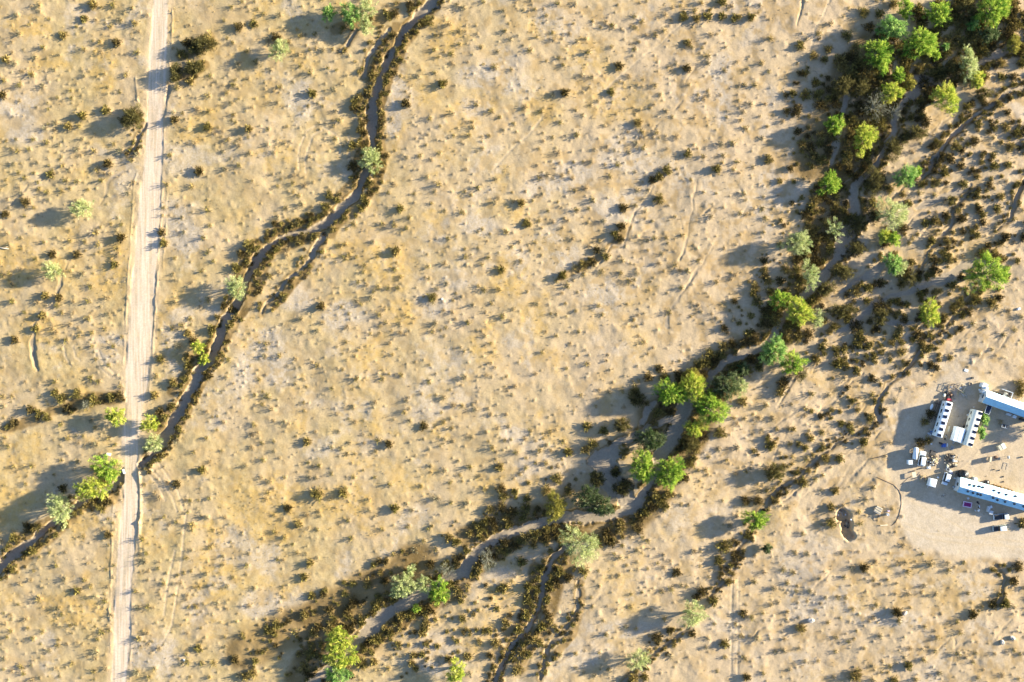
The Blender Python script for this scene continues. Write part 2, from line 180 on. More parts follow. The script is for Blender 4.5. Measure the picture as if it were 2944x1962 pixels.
'N':'370,140,45 160,210,35 250,260,35 320,320,25 540,190,30 1360,160,35 1550,180,30 1130,190,30 820,110,30 1730,260,50 1790,300,50 2010,180,65 2130,140,60 2250,90,65 1420,380,40 1610,370,35 1500,290,30 1800,450,55 1700,500,50 1560,500,50 1230,410,35 480,490,45 180,460,30 540,450,25 420,620,45 1150,650,50 1000,680,55 870,850,65 650,910,55 430,950,50 180,1050,55 100,1100,50 340,1110,40 800,1080,65 650,1110,55 1300,960,60 1200,1120,55 1100,1180,50 1000,1210,50 500,1300,75 430,1420,65 950,1400,60 1050,1380,45 1200,1350,35 1520,1030,50 1850,990,45 1900,1330,50 2240,1030,55 2150,1210,55 2100,1320,45 2200,700,40 2240,300,60 2330,330,60 2230,380,55 1900,690,40 840,1500,45 1560,920,50 1380,950,60 1080,880,55 1100,800,60 1850,1120,0.1',
'O':'60,480,55 230,540,55 400,560,55 620,560,60 120,700,55 120,820,55 100,960,55 30,1090,50 310,690,50 290,820,45 300,960,45 240,1060,55 180,1180,60 70,1300,55 30,1450,65 560,700,35 570,820,35 830,230,75 960,170,65 1130,90,65 100,260,65 180,230,60 290,240,60 1460,580,50 1410,730,40 1880,340,75 1990,420,60 1840,470,55 1690,750,60 1790,830,55 1640,790,45 1920,660,45 2060,950,45 2140,980,40 2180,1170,40 1600,1130,45 1890,1220,50 2070,1350,40 2160,660,35 1200,290,35 1010,510,25 1050,770,25 1550,700,25 940,600,30 820,1130,35 1090,1080,28 1280,1160,65 1400,1100,45 1220,1280,40 1350,990,35 1200,540,25 1340,420,25 1060,1530,55 1170,1520,45 1400,1330,40 2090,1520,45 410,1310,30 620,1480,25 2240,1490,30 1720,1250,30 900,410,30 740,300,60 860,300,55 480,620,50 1170,30,55 2100,250,50 1750,620,25 700,880,25 760,700,25 1800,1040,25 1940,155,40',
'P':'610,130,60 870,130,38 290,400,32 400,410,38 710,400,28 800,530,32 900,530,48 930,570,25 730,620,32 510,630,25 180,550,38 270,575,38 1300,570,38 1200,510,22 1500,500,42 1660,555,38 1450,690,28 1050,680,22 2290,520,65 2250,650,50 2170,850,55 2060,860,50 1880,950,50 1740,1010,38 1770,1110,42 1200,930,55 1210,1010,38 1020,870,32 810,900,28 420,745,38 300,750,28 560,800,28 740,800,28 340,1080,58 100,720,38 660,1160,28 840,1100,22 770,1200,32 650,1290,32 380,1380,32 180,1280,38 240,1450,28 830,1500,75 980,1420,32 1300,1410,45 1440,1360,38 1550,1280,32 1750,1310,38 1270,1340,28 1580,1480,38 1450,1060,32 910,1260,28 1140,1420,32 1930,1520,32 2250,1270,28 1840,760,32 1550,770,32 980,1540,42 1180,1550,45 1370,1540,38 220,930,28 210,1000,22 1560,1160,38 2340,130,65 860,30,35 620,20,40'}
rng = np.random.default_rng(7)
def seg_iter(pl):
    for a, b in zip(pl[:-1], pl[1:]): yield a, b
def dist_poly(px, py, pl):
    """vectorised distance of points to a polyline in sheet units -> (dist m, interpolated third value)"""
    best = np.full(px.shape, 1e9); wv = np.zeros(px.shape)
    for a, b in seg_iter(pl):
        ax, ay = V2(a[0], a[1]); bx, by = V2(b[0], b[1])
        dx, dy = bx-ax, by-ay; L = dx*dx+dy*dy+1e-9
        t = np.clip(((px-ax)*dx+(py-ay)*dy)/L, 0, 1)
        d = np.hypot(px-(ax+t*dx), py-(ay+t*dy))
        m = d < best; best = np.where(m, d, best)
        if len(a) > 2: wv = np.where(m, a[2]*(1-t)+b[2]*t, wv)
    return best, wv
def in_poly(px, py, poly):
    pts = [V2(*p) for p in poly]; ins = np.zeros(px.shape, bool)
    j = len(pts)-1
    for i in range(len(pts)):
        xi, yi = pts[i]; xj, yj = pts[j]
        c = ((yi > py) != (yj > py)) & (px < (xj-xi)*(py-yi)/(yj-yi+1e-12)+xi)
        ins ^= c; j = i
    return ins
# surveyed shrubs -> metres
shrubs = []      # x, y, r(m), zone flag
for k, s in SHR.items():
    ox, oy = TILES[k]
    for e in s.split():
        tx, ty, tr = map(float, e.split(','))
        if tr < 15: continue
        nx, ny = ox+tx/3.136, oy+ty/3.136
        x, y = N2(nx, ny)
        rip = tr >= 44
        shrubs.append((x, y, tr/3.136*MP*(0.80 if rip else 0.62), 1 if rip else 0))
# brush belts along the washes: sheet-unit capsules (half width, shrubs per 100 m2, size lo, hi, points)
BELTS = [
 (90, 20.0, .9, 2.8, [(2350,30),(2280,70),(2200,90),(2110,110),(2060,190),(2030,230)]),
 (54, 15.0, .8, 2.3, [(2040,240),(1980,280),(1940,330),(1925,400)]), (36, 10.0, .8, 2.3, [(1990,110),(1930,200),(1880,300),(1850,380)]),
 (46, 15.0, .8, 2.1, [(1990,290),(1960,340),(1930,420),(1900,500),(1880,560),(1870,620),(1840,690),(1790,750)]),
 (38, 16, .8, 2.1, [(1800,740),(1740,800),(1680,830),(1630,870),(1570,920),(1500,960)]),
 (30, 10, .7, 1.8, [(1640,900),(1600,1000),(1540,1090),(1500,1160),(1440,1200),(1380,1230)]),
 (20, 20, .7, 1.6, [(1340,1225),(1250,1225),(1190,1240),(1130,1275),(1080,1320)]),
 (24, 20, .6, 1.5, [(1240,1175),(1180,1195),(1120,1212),(1070,1228)]),
 (24, 16, .6, 1.6, [(1060,1345),(980,1385),(930,1420),(880,1455),(830,1490)]),
 (26, 13, .6, 1.5, [(900,1365),(850,1405),(790,1430),(740,1470),(700,1520),(680,1560)]),
 (18, 18, .6, 1.4, [(1310,1290),(1275,1330),(1265,1390),(1255,1440),(1220,1480),(1195,1530)]),
 (16, 18, .6, 1.3, [(1235,1310),(1220,1370),(1205,1430),(1170,1460)]),
 (9, 9, .5, 1.0, [(1333,1340),(1338,1400),(1320,1450),(1275,1510)]),
 (12, 24, .6, 1.35, [(910,60),(893,100),(877,132),(862,165),(850,200),(838,240),(836,275)]),
 (11, 24, .6, 1.35, [(945,78),(925,110),(910,145),(895,180),(882,215),(872,250),(873,290),(875,330),(878,380),(866,420),(845,455),(815,487),(780,510),(760,540)]),
 (9, 20, .5, 1.2, [(826,230),(832,300),(834,330),(820,370),(822,400),(800,430),(770,462)]),
 (12, 26, .6, 1.3, [(735,500),(705,506),(670,515),(640,525),(615,540)]),
 (13, 26, .6, 1.3, [(735,540),(700,546),(665,556),(630,575),(612,600),(600,640),(580,680)]),
 (11, 18, .5, 1.2, [(590,560),(568,610),(545,640)]), (9, 14, .45, 1.1, [(573,690),(545,735),(520,790),(505,830)]),
 (10, 14, .45, 1.1, [(498,765),(480,800),(440,835),(415,880),(395,900)]), (10, 18, .5, 1.15, [(478,850),(465,880),(450,905),(430,950),(410,985),(395,1015)]),
 (10, 16, .5, 1.1, [(400,935),(375,965),(362,985)]),
 (9, 16, .5, 1.0, [(715,600),(690,640),(660,670),(630,705)]),
 (14, 12, .6, 1.3, [(285,905),(250,915),(210,915),(170,925),(150,945)]), (12, 10, .5, 1.0, [(150,940),(100,955),(60,970),(10,985)]),
 (12, 8, .5, 1.2, [(270,1140),(240,1155),(190,1165),(140,1215),(90,1260),(30,1310)]), (8, 8, .5, 1.1, [(120,1190),(70,1215),(20,1250)]),
 (14, 9, .6, 1.2, [(480,90),(450,110),(420,130)]), (12, 9, .6, 1.2, [(470,150),(440,175),(405,175)]),
 (13, 9, .6, 1.2, [(900,30),(860,50),(800,60),(770,70)]), (9, 8, .6, 1.1, [(985,15),(960,60),(935,95)]),
 (10, 9, .5, 1.1, [(1440,525),(1415,560),(1380,590),(1340,610),(1290,640)]),
 (12, 7, .5, 1.0, [(1720,1215),(1690,1270),(1640,1330),(1600,1370)]), (13, 6, .5, 1.0, [(1570,1440),(1520,1475),(1460,1510)]),
 (9, 7, .5, 1.0, [(1570,35),(1620,30),(1680,35),(1740,40)]),
 (9, 6, .4, .9, [(2110,790),(2060,855),(2010,920),(1960,990),(1880,1040),(1810,1110),(1760,1160)]),
 (80, 9, .6, 1.8, [(2330,260),(2200,400),(2130,520),(2080,640),(1990,760),(1900,860)]),
 (70, 8.5, .5, 1.6, [(2330,480),(2250,600),(2200,700),(2100,800)]), (60, 9.5, .6, 1.8, [(2250,640),(2130,700),(2000,760),(1920,820)]),
 (55, 7.4, .45, 1.3, [(1950,900),(1850,1000),(1760,1080)]), (42, 7, .4, 1.3, [(1860,80),(1850,250),(1840,400),(1820,520),(1770,650),(1680,780)]),
 (44, 11, .45, 1.3, [(560,1500),(680,1440),(780,1390),(880,1340),(960,1290)]), (25,2.5,.4,.9,[(650,1530),(740,1490)]),
 (60, 10, .45, 1.3, [(900,1500),(1050,1440),(1180,1380)]), (30, 2, .4, .8, [(960,1250),(1100,1190),(1250,1130),(1400,990)]),
 (9, 6, .5, 1.1, [(2330,1290),(2290,1320),(2300,1380),(2230,1420)])]
sh = np.array([(s[0], s[1], s[2]) for s in shrubs])
belt_added = []
def add_ok(x, y, r, arr, f=0.75):
    for (a, b, c) in arr:
        if abs(a-x) < 3.5 and abs(b-y) < 3.5 and math.hypot(a-x, b-y) < (r+c)*f: return False
    return True
allsh = [(s[0], s[1], s[2]) for s in shrubs]
cell = {}
def cput(x, y, r): cell.setdefault((int(x//4), int(y//4)), []).append((x, y, r))
def cok(x, y, r, f):
    cx, cy = int(x//4), int(y//4)
    for i in (-1, 0, 1):
        for j in (-1, 0, 1):
            for (a, b, c) in cell.get((cx+i, cy+j), ()):
                if math.hypot(a-x, b-y) < (r+c)*f: return False
    return True
for s in allsh: cput(*s)
CG = 0.5; cgx = np.arange(-192, 192.1, CG); cgy = np.arange(-132, 132.1, CG); CX, CY = np.meshgrid(cgx, cgy); SDF = np.full(CX.shape, 9.0)
for dpt, pl in WASH:
    for a, b in seg_iter(pl):
        ax, ay = V2(a[0], a[1]); bx, by = V2(b[0], b[1]); mg = max(a[2], b[2])*MV/2+5
        i0, i1 = np.searchsorted(cgx, [min(ax, bx)-mg, max(ax, bx)+mg]); j0, j1 = np.searchsorted(cgy, [min(ay, by)-mg, max(ay, by)+mg])
        x = CX[j0:j1, i0:i1]; y = CY[j0:j1, i0:i1]
        if x.size == 0: continue
        dx, dy = bx-ax, by-ay; t = np.clip(((x-ax)*dx+(y-ay)*dy)/(dx*dx+dy*dy+1e-9), 0, 1)
        q = np.hypot(x-(ax+t*dx), y-(ay+t*dy))-(a[2]*(1-t)+b[2]*t)*MV/2; SDF[j0:j1, i0:i1] = np.minimum(SDF[j0:j1, i0:i1], q)
_d, _w = dist_poly(CX, CY, ROADC); _t, _ = dist_poly(CX, CY, TRAIL[3][1])
BLK_ = (_d < _w*MV*1.05+.8) | in_poly(CX, CY, PAD2) | (_t < 1.8)
def cidx(x, y): return int(np.clip((y+132)/CG, 0, len(cgy)-1)), int(np.clip((x+192)/CG, 0, len(cgx)-1))
def bed_dist(x, y): return float(SDF[cidx(x, y)])
def roadclear(x, y): k = cidx(x, y); return _d[k] > _w[k]*MV+.5
for (hw, dens, lo, hi, pl) in BELTS:
    for a, b in seg_iter(pl):
        ax, ay = V2(*a); bx, by = V2(*b); L = math.hypot(bx-ax, by-ay); Wm = hw*MV
        n = int(L*2*Wm*dens/100*1.25)
        for _ in range(n):
            t = rng.random(); o = (rng.random()*2-1)*Wm*1.1
            x = ax+(bx-ax)*t-(by-ay)/L*o; y = ay+(by-ay)*t+(bx-ax)/L*o
            r = lo+(hi-lo)*rng.random()**1.8
            if cok(x, y, r, 0.5) and bed_dist(x, y) > r*0.35 and roadclear(x, y) and not (dens < 7.5 and BLK_[cidx(x, y)]):
                shrubs.append((x, y, r, 2)); cput(x, y, r)
# continuous brush along both banks of the deep washes
for dpt, pl in WASH:
    if dpt < 0.44: continue
    for a, b in seg_iter(pl):
        ax, ay = V2(a[0], a[1]); bx, by = V2(b[0], b[1]); L = math.hypot(bx-ax, by-ay)
        for _ in range(int(L*(3.6 if dpt >= .7 else 1.5))):
            t = rng.random(); w0 = (a[2]*(1-t)+b[2]*t)*MV/2; sg = 1 if rng.random() < .5 else -1
            o = sg*(w0+0.1+2.3*rng.random()**1.4)
            x = ax+(bx-ax)*t-(by-ay)/L*o; y = ay+(by-ay)*t+(bx-ax)/L*o
            if math.sin(x*.31+sg*2)+math.sin(y*.23+sg) < -1.1: continue
            r = .4+.6*rng.random()**1.5
            if bed_dist(x, y) < 0: continue
            if not roadclear(x, y): continue
            if cok(x, y, r, 0.33): shrubs.append((x, y, r, 1)); cput(x, y, r)
# scattered small shrubs on the open flats
def blocked(x, y): return bool(BLK_[cidx(x, y)]) or bed_dist(x, y) < .35
DN = 0.5+0.5*fbm(CX, CY, 16., 3, 2)
n0 = 0
for _ in range(14000):
    x = (rng.random()*2-1)*222; y = (rng.random()*2-1)*155
    r = 0.24+0.62*rng.random()**2.2
    dn = float(DN[cidx(x, y)])
    if rng.random() > 0.12+1.9*dn*dn: continue
    if cok(x, y, r, 1.35) and not blocked(x, y):
        shrubs.append((x, y, r, 3)); cput(x, y, r); n0 += 1
print('shrubs', len(shrubs), 'open', n0)

# ------------------------------------------------------------------ the ground sheet
def axis(a, st, far):
    c = np.arange(-a, a+st/2, st); o = [c[-1]]; s = st
    while o[-1] < far: s *= 1.32; o.append(o[-1]+s)
    o = np.array(o[1:]); return np.concatenate([-(o[::-1])+0*c[0], c, o])
GS = 0.30
gx = axis(187.2, GS, 2200); gy = axis(126.6, GS, 2200)
X, Y = np.meshgrid(gx, gy)
core = (np.abs(X) < 190) & (np.abs(Y) < 130)
Xw = X + 0.75*fbm(X, Y, 2.6, 91, 3) + 0.9*fbm(X, Y, 9.0, 95, 2); Yw = Y + 0.75*fbm(X, Y, 2.6, 191, 3) + 0.9*fbm(X, Y, 9.0, 195, 2)
WN = 1 + 0.5*fbm(X, Y, 2.4, 291, 3) + 0.4*vn(X, Y, 7, 292)
Z = 0.55*fbm(X, Y, 60, 11, 3) + 0.26*fbm(X, Y, 11, 21, 2) + 0.13*fbm(X, Y, 4.2, 31, 2) + 0.045*fbm(X, Y, 1.6, 51, 2) + 0.010*fbm(X, Y, 0.7, 61, 1)
rough = np.ones_like(Z)
def window(x0, x1, y0, y1):
    i0, i1 = np.searchsorted(gx, [x0, x1]); j0, j1 = np.searchsorted(gy, [y0, y1])
    return slice(max(j0, 0), j1+1), slice(max(i0, 0), i1+1)
bed = np.zeros_like(Z); cut = np.zeros_like(Z); road = np.zeros_like(Z); track = np.zeros_like(Z); bank = np.zeros_like(Z); bank2 = np.zeros_like(Z); duff = np.zeros_like(Z)
for dpt, pl in WASH:
    for a, b in seg_iter(pl):
        ax, ay = V2(a[0], a[1]); bx, by = V2(b[0], b[1]); wm = max(a[2], b[2])*MV/2; mg = wm+6
        sl2 = window(min(ax, bx)-mg, max(ax, bx)+mg, min(ay, by)-mg, max(ay, by)+mg)
        x, y = Xw[sl2], Yw[sl2]
        if x.size == 0: continue
        dx, dy = bx-ax, by-ay; L = dx*dx+dy*dy+1e-9
        t = np.clip(((x-ax)*dx+(y-ay)*dy)/L, 0, 1)
        d = np.hypot(x-(ax+t*dx), y-(ay+t*dy)); wu = a[2]*(1-t)+b[2]*t; wl = wu*MV/2*WN[sl2]
        wall = min(0.5, 0.28+wm*0.06)
        c = dpt*np.minimum(1, (wu/9.0)**1.3+0.12)*(0.75+0.35*vn(x, y, 6, 404))*(1-sst(wl-wall*0.4, wl+wall, d))
        cut[sl2] = np.maximum(cut[sl2], c)
        bed[sl2] = np.maximum(bed[sl2], (1-sst(wl-0.3, wl+0.3, d))*np.minimum(1, (wu/9.0)**1.3))
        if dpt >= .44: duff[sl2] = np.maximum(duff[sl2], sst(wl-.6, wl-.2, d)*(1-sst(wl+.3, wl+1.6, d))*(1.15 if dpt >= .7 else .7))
        bank2[sl2] = np.maximum(bank2[sl2], (1-sst(wl+0.2, wl+1.5, d))*np.minimum(1, (wu/9.0)))
        bank[sl2] = np.maximum(bank[sl2], (1-sst(wl+0.3, wl+3.0+wm, d)))
for vx, vy, rx, ry, dp in PITS:
    x0, y0 = V2(vx, vy); u = np.hypot((Xw-x0)/(rx*MV), (Yw-y0)/(ry*MV))+.6*fbm(X, Y, 3, 515, 3)
    cut = np.maximum(cut, dp*(1-sst(0.75, 1.05, u))); Z += 0.12*np.exp(-((u-1.35)/0.22)**2)*(Y > y0)
d, wv = dist_poly(X[core], Y[core], ROADC)
# off-core the road simply runs on north and south
rd = np.zeros_like(Z); hw_ = wv*MV
ed = d-hw_
rd[core] = 1-sst(-0.25, 0.45, ed+0.4*fbm(X[core], Y[core], 3.2, 71, 3))
far = ~core
xr = np.where(Y > 0, V2(374, 0)[0]+0.028*(Y-118), V2(268, 0)[0]+0.05*(Y+120)); rd[far] = (1-sst(2.2, 3.2, np.abs(X-xr)))[far]
rd = np.where(far & (np.abs(Y) < 118), 0, rd)
road = rd
side = np.zeros_like(Z); side[core] = (1-sst(0.6, 2.6, ed))*(ed > -0.2)
for amp, wd, pl in BERM:
    for a, b in seg_iter(pl):
        ax, ay = V2(*a); bx, by = V2(*b); wm = wd*MV
        sl2 = window(min(ax, bx)-2, max(ax, bx)+2, min(ay, by)-2, max(ay, by)+2); x, y = Xw[sl2]*0.5+X[sl2]*0.5, Y[sl2]
        dx, dy = bx-ax, by-ay; L = dx*dx+dy*dy; t = np.clip(((x-ax)*dx+(y-ay)*dy)/L, 0, 1)
        dd = np.hypot(x-(ax+t*dx), y-(ay+t*dy)); Z[sl2] += 0.65*amp*np.exp(-(dd/wm*1.3)**2)*(0.7+0.5*vn(x, y, 4, 5))
for wd, pl in TRAIL:
    for a, b in seg_iter(pl):
        ax, ay = V2(*a); bx, by = V2(*b); wm = max(wd*MV/2, 0.2)
        sl2 = window(min(ax, bx)-wm-2, max(ax, bx)+wm+2, min(ay, by)-wm-2, max(ay, by)+wm+2); x, y = X[sl2], Y[sl2]
        dx, dy = bx-ax, by-ay; L = dx*dx+dy*dy; t = np.clip(((x-ax)*dx+(y-ay)*dy)/L, 0, 1)
        dd = np.hypot(x-(ax+t*dx), y-(ay+t*dy)); tr = (1-sst(wm, wm+0.35, dd))
        track[sl2] = np.maximum(track[sl2], tr*(1 if wd < 8 else .75))
for wm, amp, pl in CUT:
    for a, b in seg_iter(pl):
        ax, ay = V2(*a); bx, by = V2(*b)
        sl2 = window(min(ax, bx)-2, max(ax, bx)+2, min(ay, by)-2, max(ay, by)+2); x, y = Xw[sl2]*0.3+X[sl2]*0.7, Y[sl2]
        dx, dy = bx-ax, by-ay; L = dx*dx+dy*dy; t = np.clip(((x-ax)*dx+(y-ay)*dy)/L, 0, 1)
        dd = np.hypot(x-(ax+t*dx), y-(ay+t*dy)); Z[sl2] += amp*np.exp(-(dd/0.35)**2)
pad = np.zeros_like(Z); pad[core] = in_poly(Xw[core]+fbm(X[core], Y[core], 7, 18, 3)*2.5, Yw[core]+fbm(X[core], Y[core], 6, 28, 3)*2.5, PAD)*1.0
pad2 = np.zeros_like(Z); pad2[core] = in_poly(Xw[core]+fbm(X[core], Y[core], 9, 8, 2)*2, Yw[core], PAD2)*1.0
def blur(a, n):
    for _ in range(n):
        a = (a + np.roll(a, 1, 0) + np.roll(a, -1, 0))/3; a = (a + np.roll(a, 1, 1) + np.roll(a, -1, 1))/3
    return a
pad = np.clip(blur(pad, 14), 0, 1); pad2 = blur(pad2, 10)
flat = np.maximum(np.maximum(road, pad*0.9), np.maximum(pad2*0.75, bed*0.75))
Zl = 0.55*fbm(X, Y, 60, 11, 3)
Z = Zl + (Z-Zl)*(1-0.88*flat)
Z += -0.055*track*(1-road)*(1-pad2)
# mounds round the shrubs
for (x0, y0, r, zn) in shrubs:
    s = max(0.45, r*0.85); h = (0.11+0.13*min(r, 1.2))*(1.0 if zn != 3 else 0.9)
    sl2 = window(x0-3*s, x0+3.6*s, y0-3*s, y0+3*s)
    Z[sl2] += h*np.exp(-(((X[sl2]-x0-0.35*s)/s)**2+((Y[sl2]-y0)/s)**2))*(1-road[sl2])*(1-0.8*bed[sl2])
for _ in range(4200):       # bare hummocks left by old shrubs
    x0 = (rng.random()*2-1)*186; y0 = (rng.random()*2-1)*126; s = 0.5+0.9*rng.random()**2; h = 0.03+0.08*rng.random()
    sl2 = window(x0-2.6*s, x0+2.6*s, y0-2.6*s, y0+2.6*s)
    Z[sl2] += h*np.exp(-(((X[sl2]-x0)/s)**2+((Y[sl2]-y0)/s)**2))*(1-flat[sl2])
Z -= cut*(1-road)
Z += 0.10*bank*(1-bed)*(1-road)*(0.5+vn(X, Y, 3, 77))
def hz(x, y):
    i = int(np.clip(np.searchsorted(gx, x)-1, 0, len(gx)-2)); j = int(np.clip(np.searchsorted(gy, y)-1, 0, len(gy)-2))
    u = (x-gx[i])/(gx[i+1]-gx[i]); v = (y-gy[j])/(gy[j+1]-gy[j])
    return float((Z[j, i]*(1-u)+Z[j, i+1]*u)*(1-v)+(Z[j+1, i]*(1-u)+Z[j+1, i+1]*u)*v)
# what the ground is made of
def blobs(lst):
    m = np.zeros_like(Z)
    for vx, vy, rx, ry in lst:
        if rx == 0: continue
        x0, y0 = V2(vx, vy); rx *= MV; ry *= MV
        sl2 = window(x0-2.2*rx, x0+2.2*rx, y0-2.2*ry, y0+2.2*ry)
        m[sl2] = np.maximum(m[sl2], np.exp(-(((X[sl2]-x0)/rx)**2+((Y[sl2]-y0)/ry)**2)))
    return m
gravel = np.clip(sst(0.28, 0.70, blobs(GRAVEL)*0.9+0.28*fbm(X, Y, 9, 101, 4, 0.6)) + 0.8*sst(0.16, 0.42, fbm(X, Y, 13, 111, 5, 0.62)), 0, 1)
yel = (1-.45*sst(-20, 80, X))*np.clip(sst(0.3, 0.8, blobs(YEL)+0.4*fbm(X, Y, 8, 121, 4, 0.6)) + 0.9*sst(0.05, 0.5, fbm(X, Y, 10, 131, 5, 0.62)), 0, 1)
litter = np.zeros_like(Z)
for (x0, y0, r, zn) in shrubs:
    if zn == 3 and r < 0.45: continue
    s = r*1.25 if zn else r*0.95
    sl2 = window(x0-2.4*s, x0+2.4*s, y0-2.4*s, y0+2.4*s)
    litter[sl2] = np.maximum(litter[sl2], (0.95 if zn in (1, 2) else 0.7)*np.exp(-(((X[sl2]-x0)/s)**2+((Y[sl2]-y0)/s)**2)))
for (hw, dens, lo, hi, pl) in BELTS:
    if dens < 7.5 or hw >= 60: continue
    for a, b in seg_iter(pl):
        ax, ay = V2(*a); bx, by = V2(*b); wm = hw*MV
        sl2 = window(min(ax, bx)-2*wm, max(ax, bx)+2*wm, min(ay, by)-2*wm, max(ay, by)+2*wm); x, y = Xw[sl2], Yw[sl2]
        if x.size == 0: continue
        dx, dy = bx-ax, by-ay; L = dx*dx+dy*dy; t = np.clip(((x-ax)*dx+(y-ay)*dy)/L, 0, 1)
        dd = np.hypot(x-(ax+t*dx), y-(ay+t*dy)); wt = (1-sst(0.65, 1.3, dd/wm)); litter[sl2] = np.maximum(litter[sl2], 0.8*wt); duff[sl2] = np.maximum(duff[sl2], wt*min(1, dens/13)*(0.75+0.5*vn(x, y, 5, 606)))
litter = np.maximum(litter, .85*bank2*(0.6+.4*vn(X, Y, 4, 808)))
mott = sst(-0.05, 0.45, fbm(X, Y, 3.2, 909, 3, .6)+.25*fbm(X, Y, 14, 919, 2))*(0.42+0.30*sst(-10, 90, X+0.5*Y))*(1-pad2)
litter = np.maximum(litter, mott)
litter *= (1-bed)*(1-road)
A1 = np.stack([road, bed*(1-road), gravel*(1-litter), np.ones_like(Z)], -1).astype(np.float32)
A2 = np.stack([litter, yel, np.clip(pad+0.55*pad2, 0, 1), np.ones_like(Z)], -1).astype(np.float32)
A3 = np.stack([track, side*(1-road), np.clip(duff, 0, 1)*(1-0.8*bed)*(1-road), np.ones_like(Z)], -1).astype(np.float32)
ny_, nx_ = Z.shape
idx = np.arange(ny_*nx_).reshape(ny_, nx_)
F = np.stack([idx[:-1, :-1], idx[:-1, 1:], idx[1:, 1:], idx[1:, :-1]], -1).reshape(-1, 4)

# ------------------------------------------------------------------ ground material
GC = dict(tan=(.43,.322,.163), tan2=(.345,.253,.118), pink=(.43,.322,.21), yellow=(.435,.29,.105), gravel=(.415,.34,.255),
  litter=(.33,.215,.085), litter2=(.10,.07,.035), duff=(.13,.085,.032), pad=(.53,.44,.335), pad2=(.42,.335,.235), bed=(.42,.335,.235), bed2=(.23,.18,.125),
  track=(.47,.36,.23), road=(.62,.49,.365), road2=(.55,.40,.25))
def nd(t, ty, **kw):
    n = t.nodes.new(ty)
    for k, v in kw.items(): setattr(n, k, v)
    return n
def newmat(name):
    m = bpy.data.materials.new(name); m.use_nodes = True; t = m.node_tree
    return m, t, t.nodes['Principled BSDF']
gm, t, bs = newmat('desert_ground'); L_ = t.links.new
tc = nd(t, 'ShaderNodeTexCoord')
def attr(n):
    a = nd(t, 'ShaderNodeAttribute', attribute_name=n); s = nd(t, 'ShaderNodeSeparateColor'); L_(a.outputs['Color'], s.inputs[0]); return s
a1, a2, a3 = attr('m1'), attr('m2'), attr('m3')
def noise(s, det=4, rough=0.6):
    n = nd(t, 'ShaderNodeTexNoise'); n.inputs['Scale'].default_value = s; n.inputs['Detail'].default_value = det
    n.inputs['Roughness'].default_value = rough; L_(tc.outputs['Object'], n.inputs['Vector']); return n.outputs['Fac']
def ramp(src, lo, hi):
    m = nd(t, 'ShaderNodeMapRange'); m.inputs[1].default_value = lo; m.inputs[2].default_value = hi; L_(src, m.inputs[0]); return m.outputs[0]
def mix(f, a, b):
    m = nd(t, 'ShaderNodeMix', data_type='RGBA')
    if isinstance(f, (int, float)): m.inputs['Factor'].default_value = f
    else: L_(f, m.inputs['Factor'])
    for s, v in ((6, a), (7, b)):
        if isinstance(v, tuple): m.inputs[s].default_value = (*v, 1)
        else: L_(v, m.inputs[s])
    return m.outputs[2]
def mul(a, b):
    m = nd(t, 'ShaderNodeMath', operation='MULTIPLY')
    for s, v in ((0, a), (1, b)):
        if isinstance(v, (int, float)): m.inputs[s].default_value = v
        else: L_(v, m.inputs[s])
    return m.outputs[0]
n_f = noise(1.6, 5, .7); n_m = noise(0.35, 5, .65); n_l = noise(0.05, 4, .6); n_s = noise(5.0, 3, .7)
c = mix(ramp(n_m, .35, .65), GC['tan'], GC['tan2'])
sx = nd(t, 'ShaderNodeSeparateXYZ'); L_(tc.outputs['Object'], sx.inputs[0])
c = mix(mul(ramp(n_l, .4, .62), .6), c, GC['pink'])
c = mix(mul(ramp(sx.outputs[0], -60, 70), .75), c, GC['pink'])
c = mix(mul(a2.outputs[1], ramp(n_m, .3, .6)), c, GC['yellow'])
c = mix(mul(a1.outputs[2], ramp(n_f, .2, .6)), c, GC['gravel'])
c = mix(mul(ramp(n_s, .55, .75), mul(a1.outputs[2], .35)), c, (.12, .10, .09))
c = mix(mul(a2.outputs[0], ramp(n_f, .15, .6)), c, GC['litter'])
c = mix(mul(a2.outputs[0], mul(ramp(n_s, .5, .7), .6)), c, GC['litter2'])
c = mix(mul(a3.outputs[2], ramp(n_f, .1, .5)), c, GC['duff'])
c = mix(mul(a3.outputs[1], .5), c, GC['road2'])
c = mix(mul(a2.outputs[2], .8), c, mix(ramp(n_m, .3, .7), GC['pad'], GC['pad2']))
c = mix(a1.outputs[1], c, mix(ramp(n_f, .3, .7), GC['bed'], GC['bed2']))
c = mix(mul(a3.outputs[0], .55), c, GC['track'])
# road: wheel-lane streaks running along it
mp = nd(t, 'ShaderNodeMapping'); mp.inputs['Scale'].default_value = (1.3, 0.06, 1); L_(tc.outputs['Object'], mp.inputs[0])
rn = nd(t, 'ShaderNodeTexNoise'); rn.inputs['Scale'].default_value = 1; rn.inputs['Detail'].default_value = 4; rn.inputs['Distortion'].default_value = .5; L_(mp.outputs[0], rn.inputs['Vector'])
c = mix(a1.outputs[0], c, mix(ramp(rn.outputs['Fac'], .38, .62), GC['road'], mix(ramp(n_m, .35, .6), GC['road2'], GC['pad2'])))
hsv = nd(t, 'ShaderNodeHueSaturation'); L_(c, hsv.inputs['Color'])
vv = nd(t, 'ShaderNodeMapRange'); vv.inputs[1].default_value = .3; vv.inputs[2].default_value = .7; vv.inputs[3].default_value = .76; vv.inputs[4].default_value = 1.22; vm = nd(t, 'ShaderNodeMix', data_type='FLOAT'); vm.inputs[0].default_value = .55; L_(n_s, vm.inputs[2]); L_(n_f, vm.inputs[3]); L_(vm.outputs[0], vv.inputs[0]); L_(vv.outputs[0], hsv.inputs['Value'])
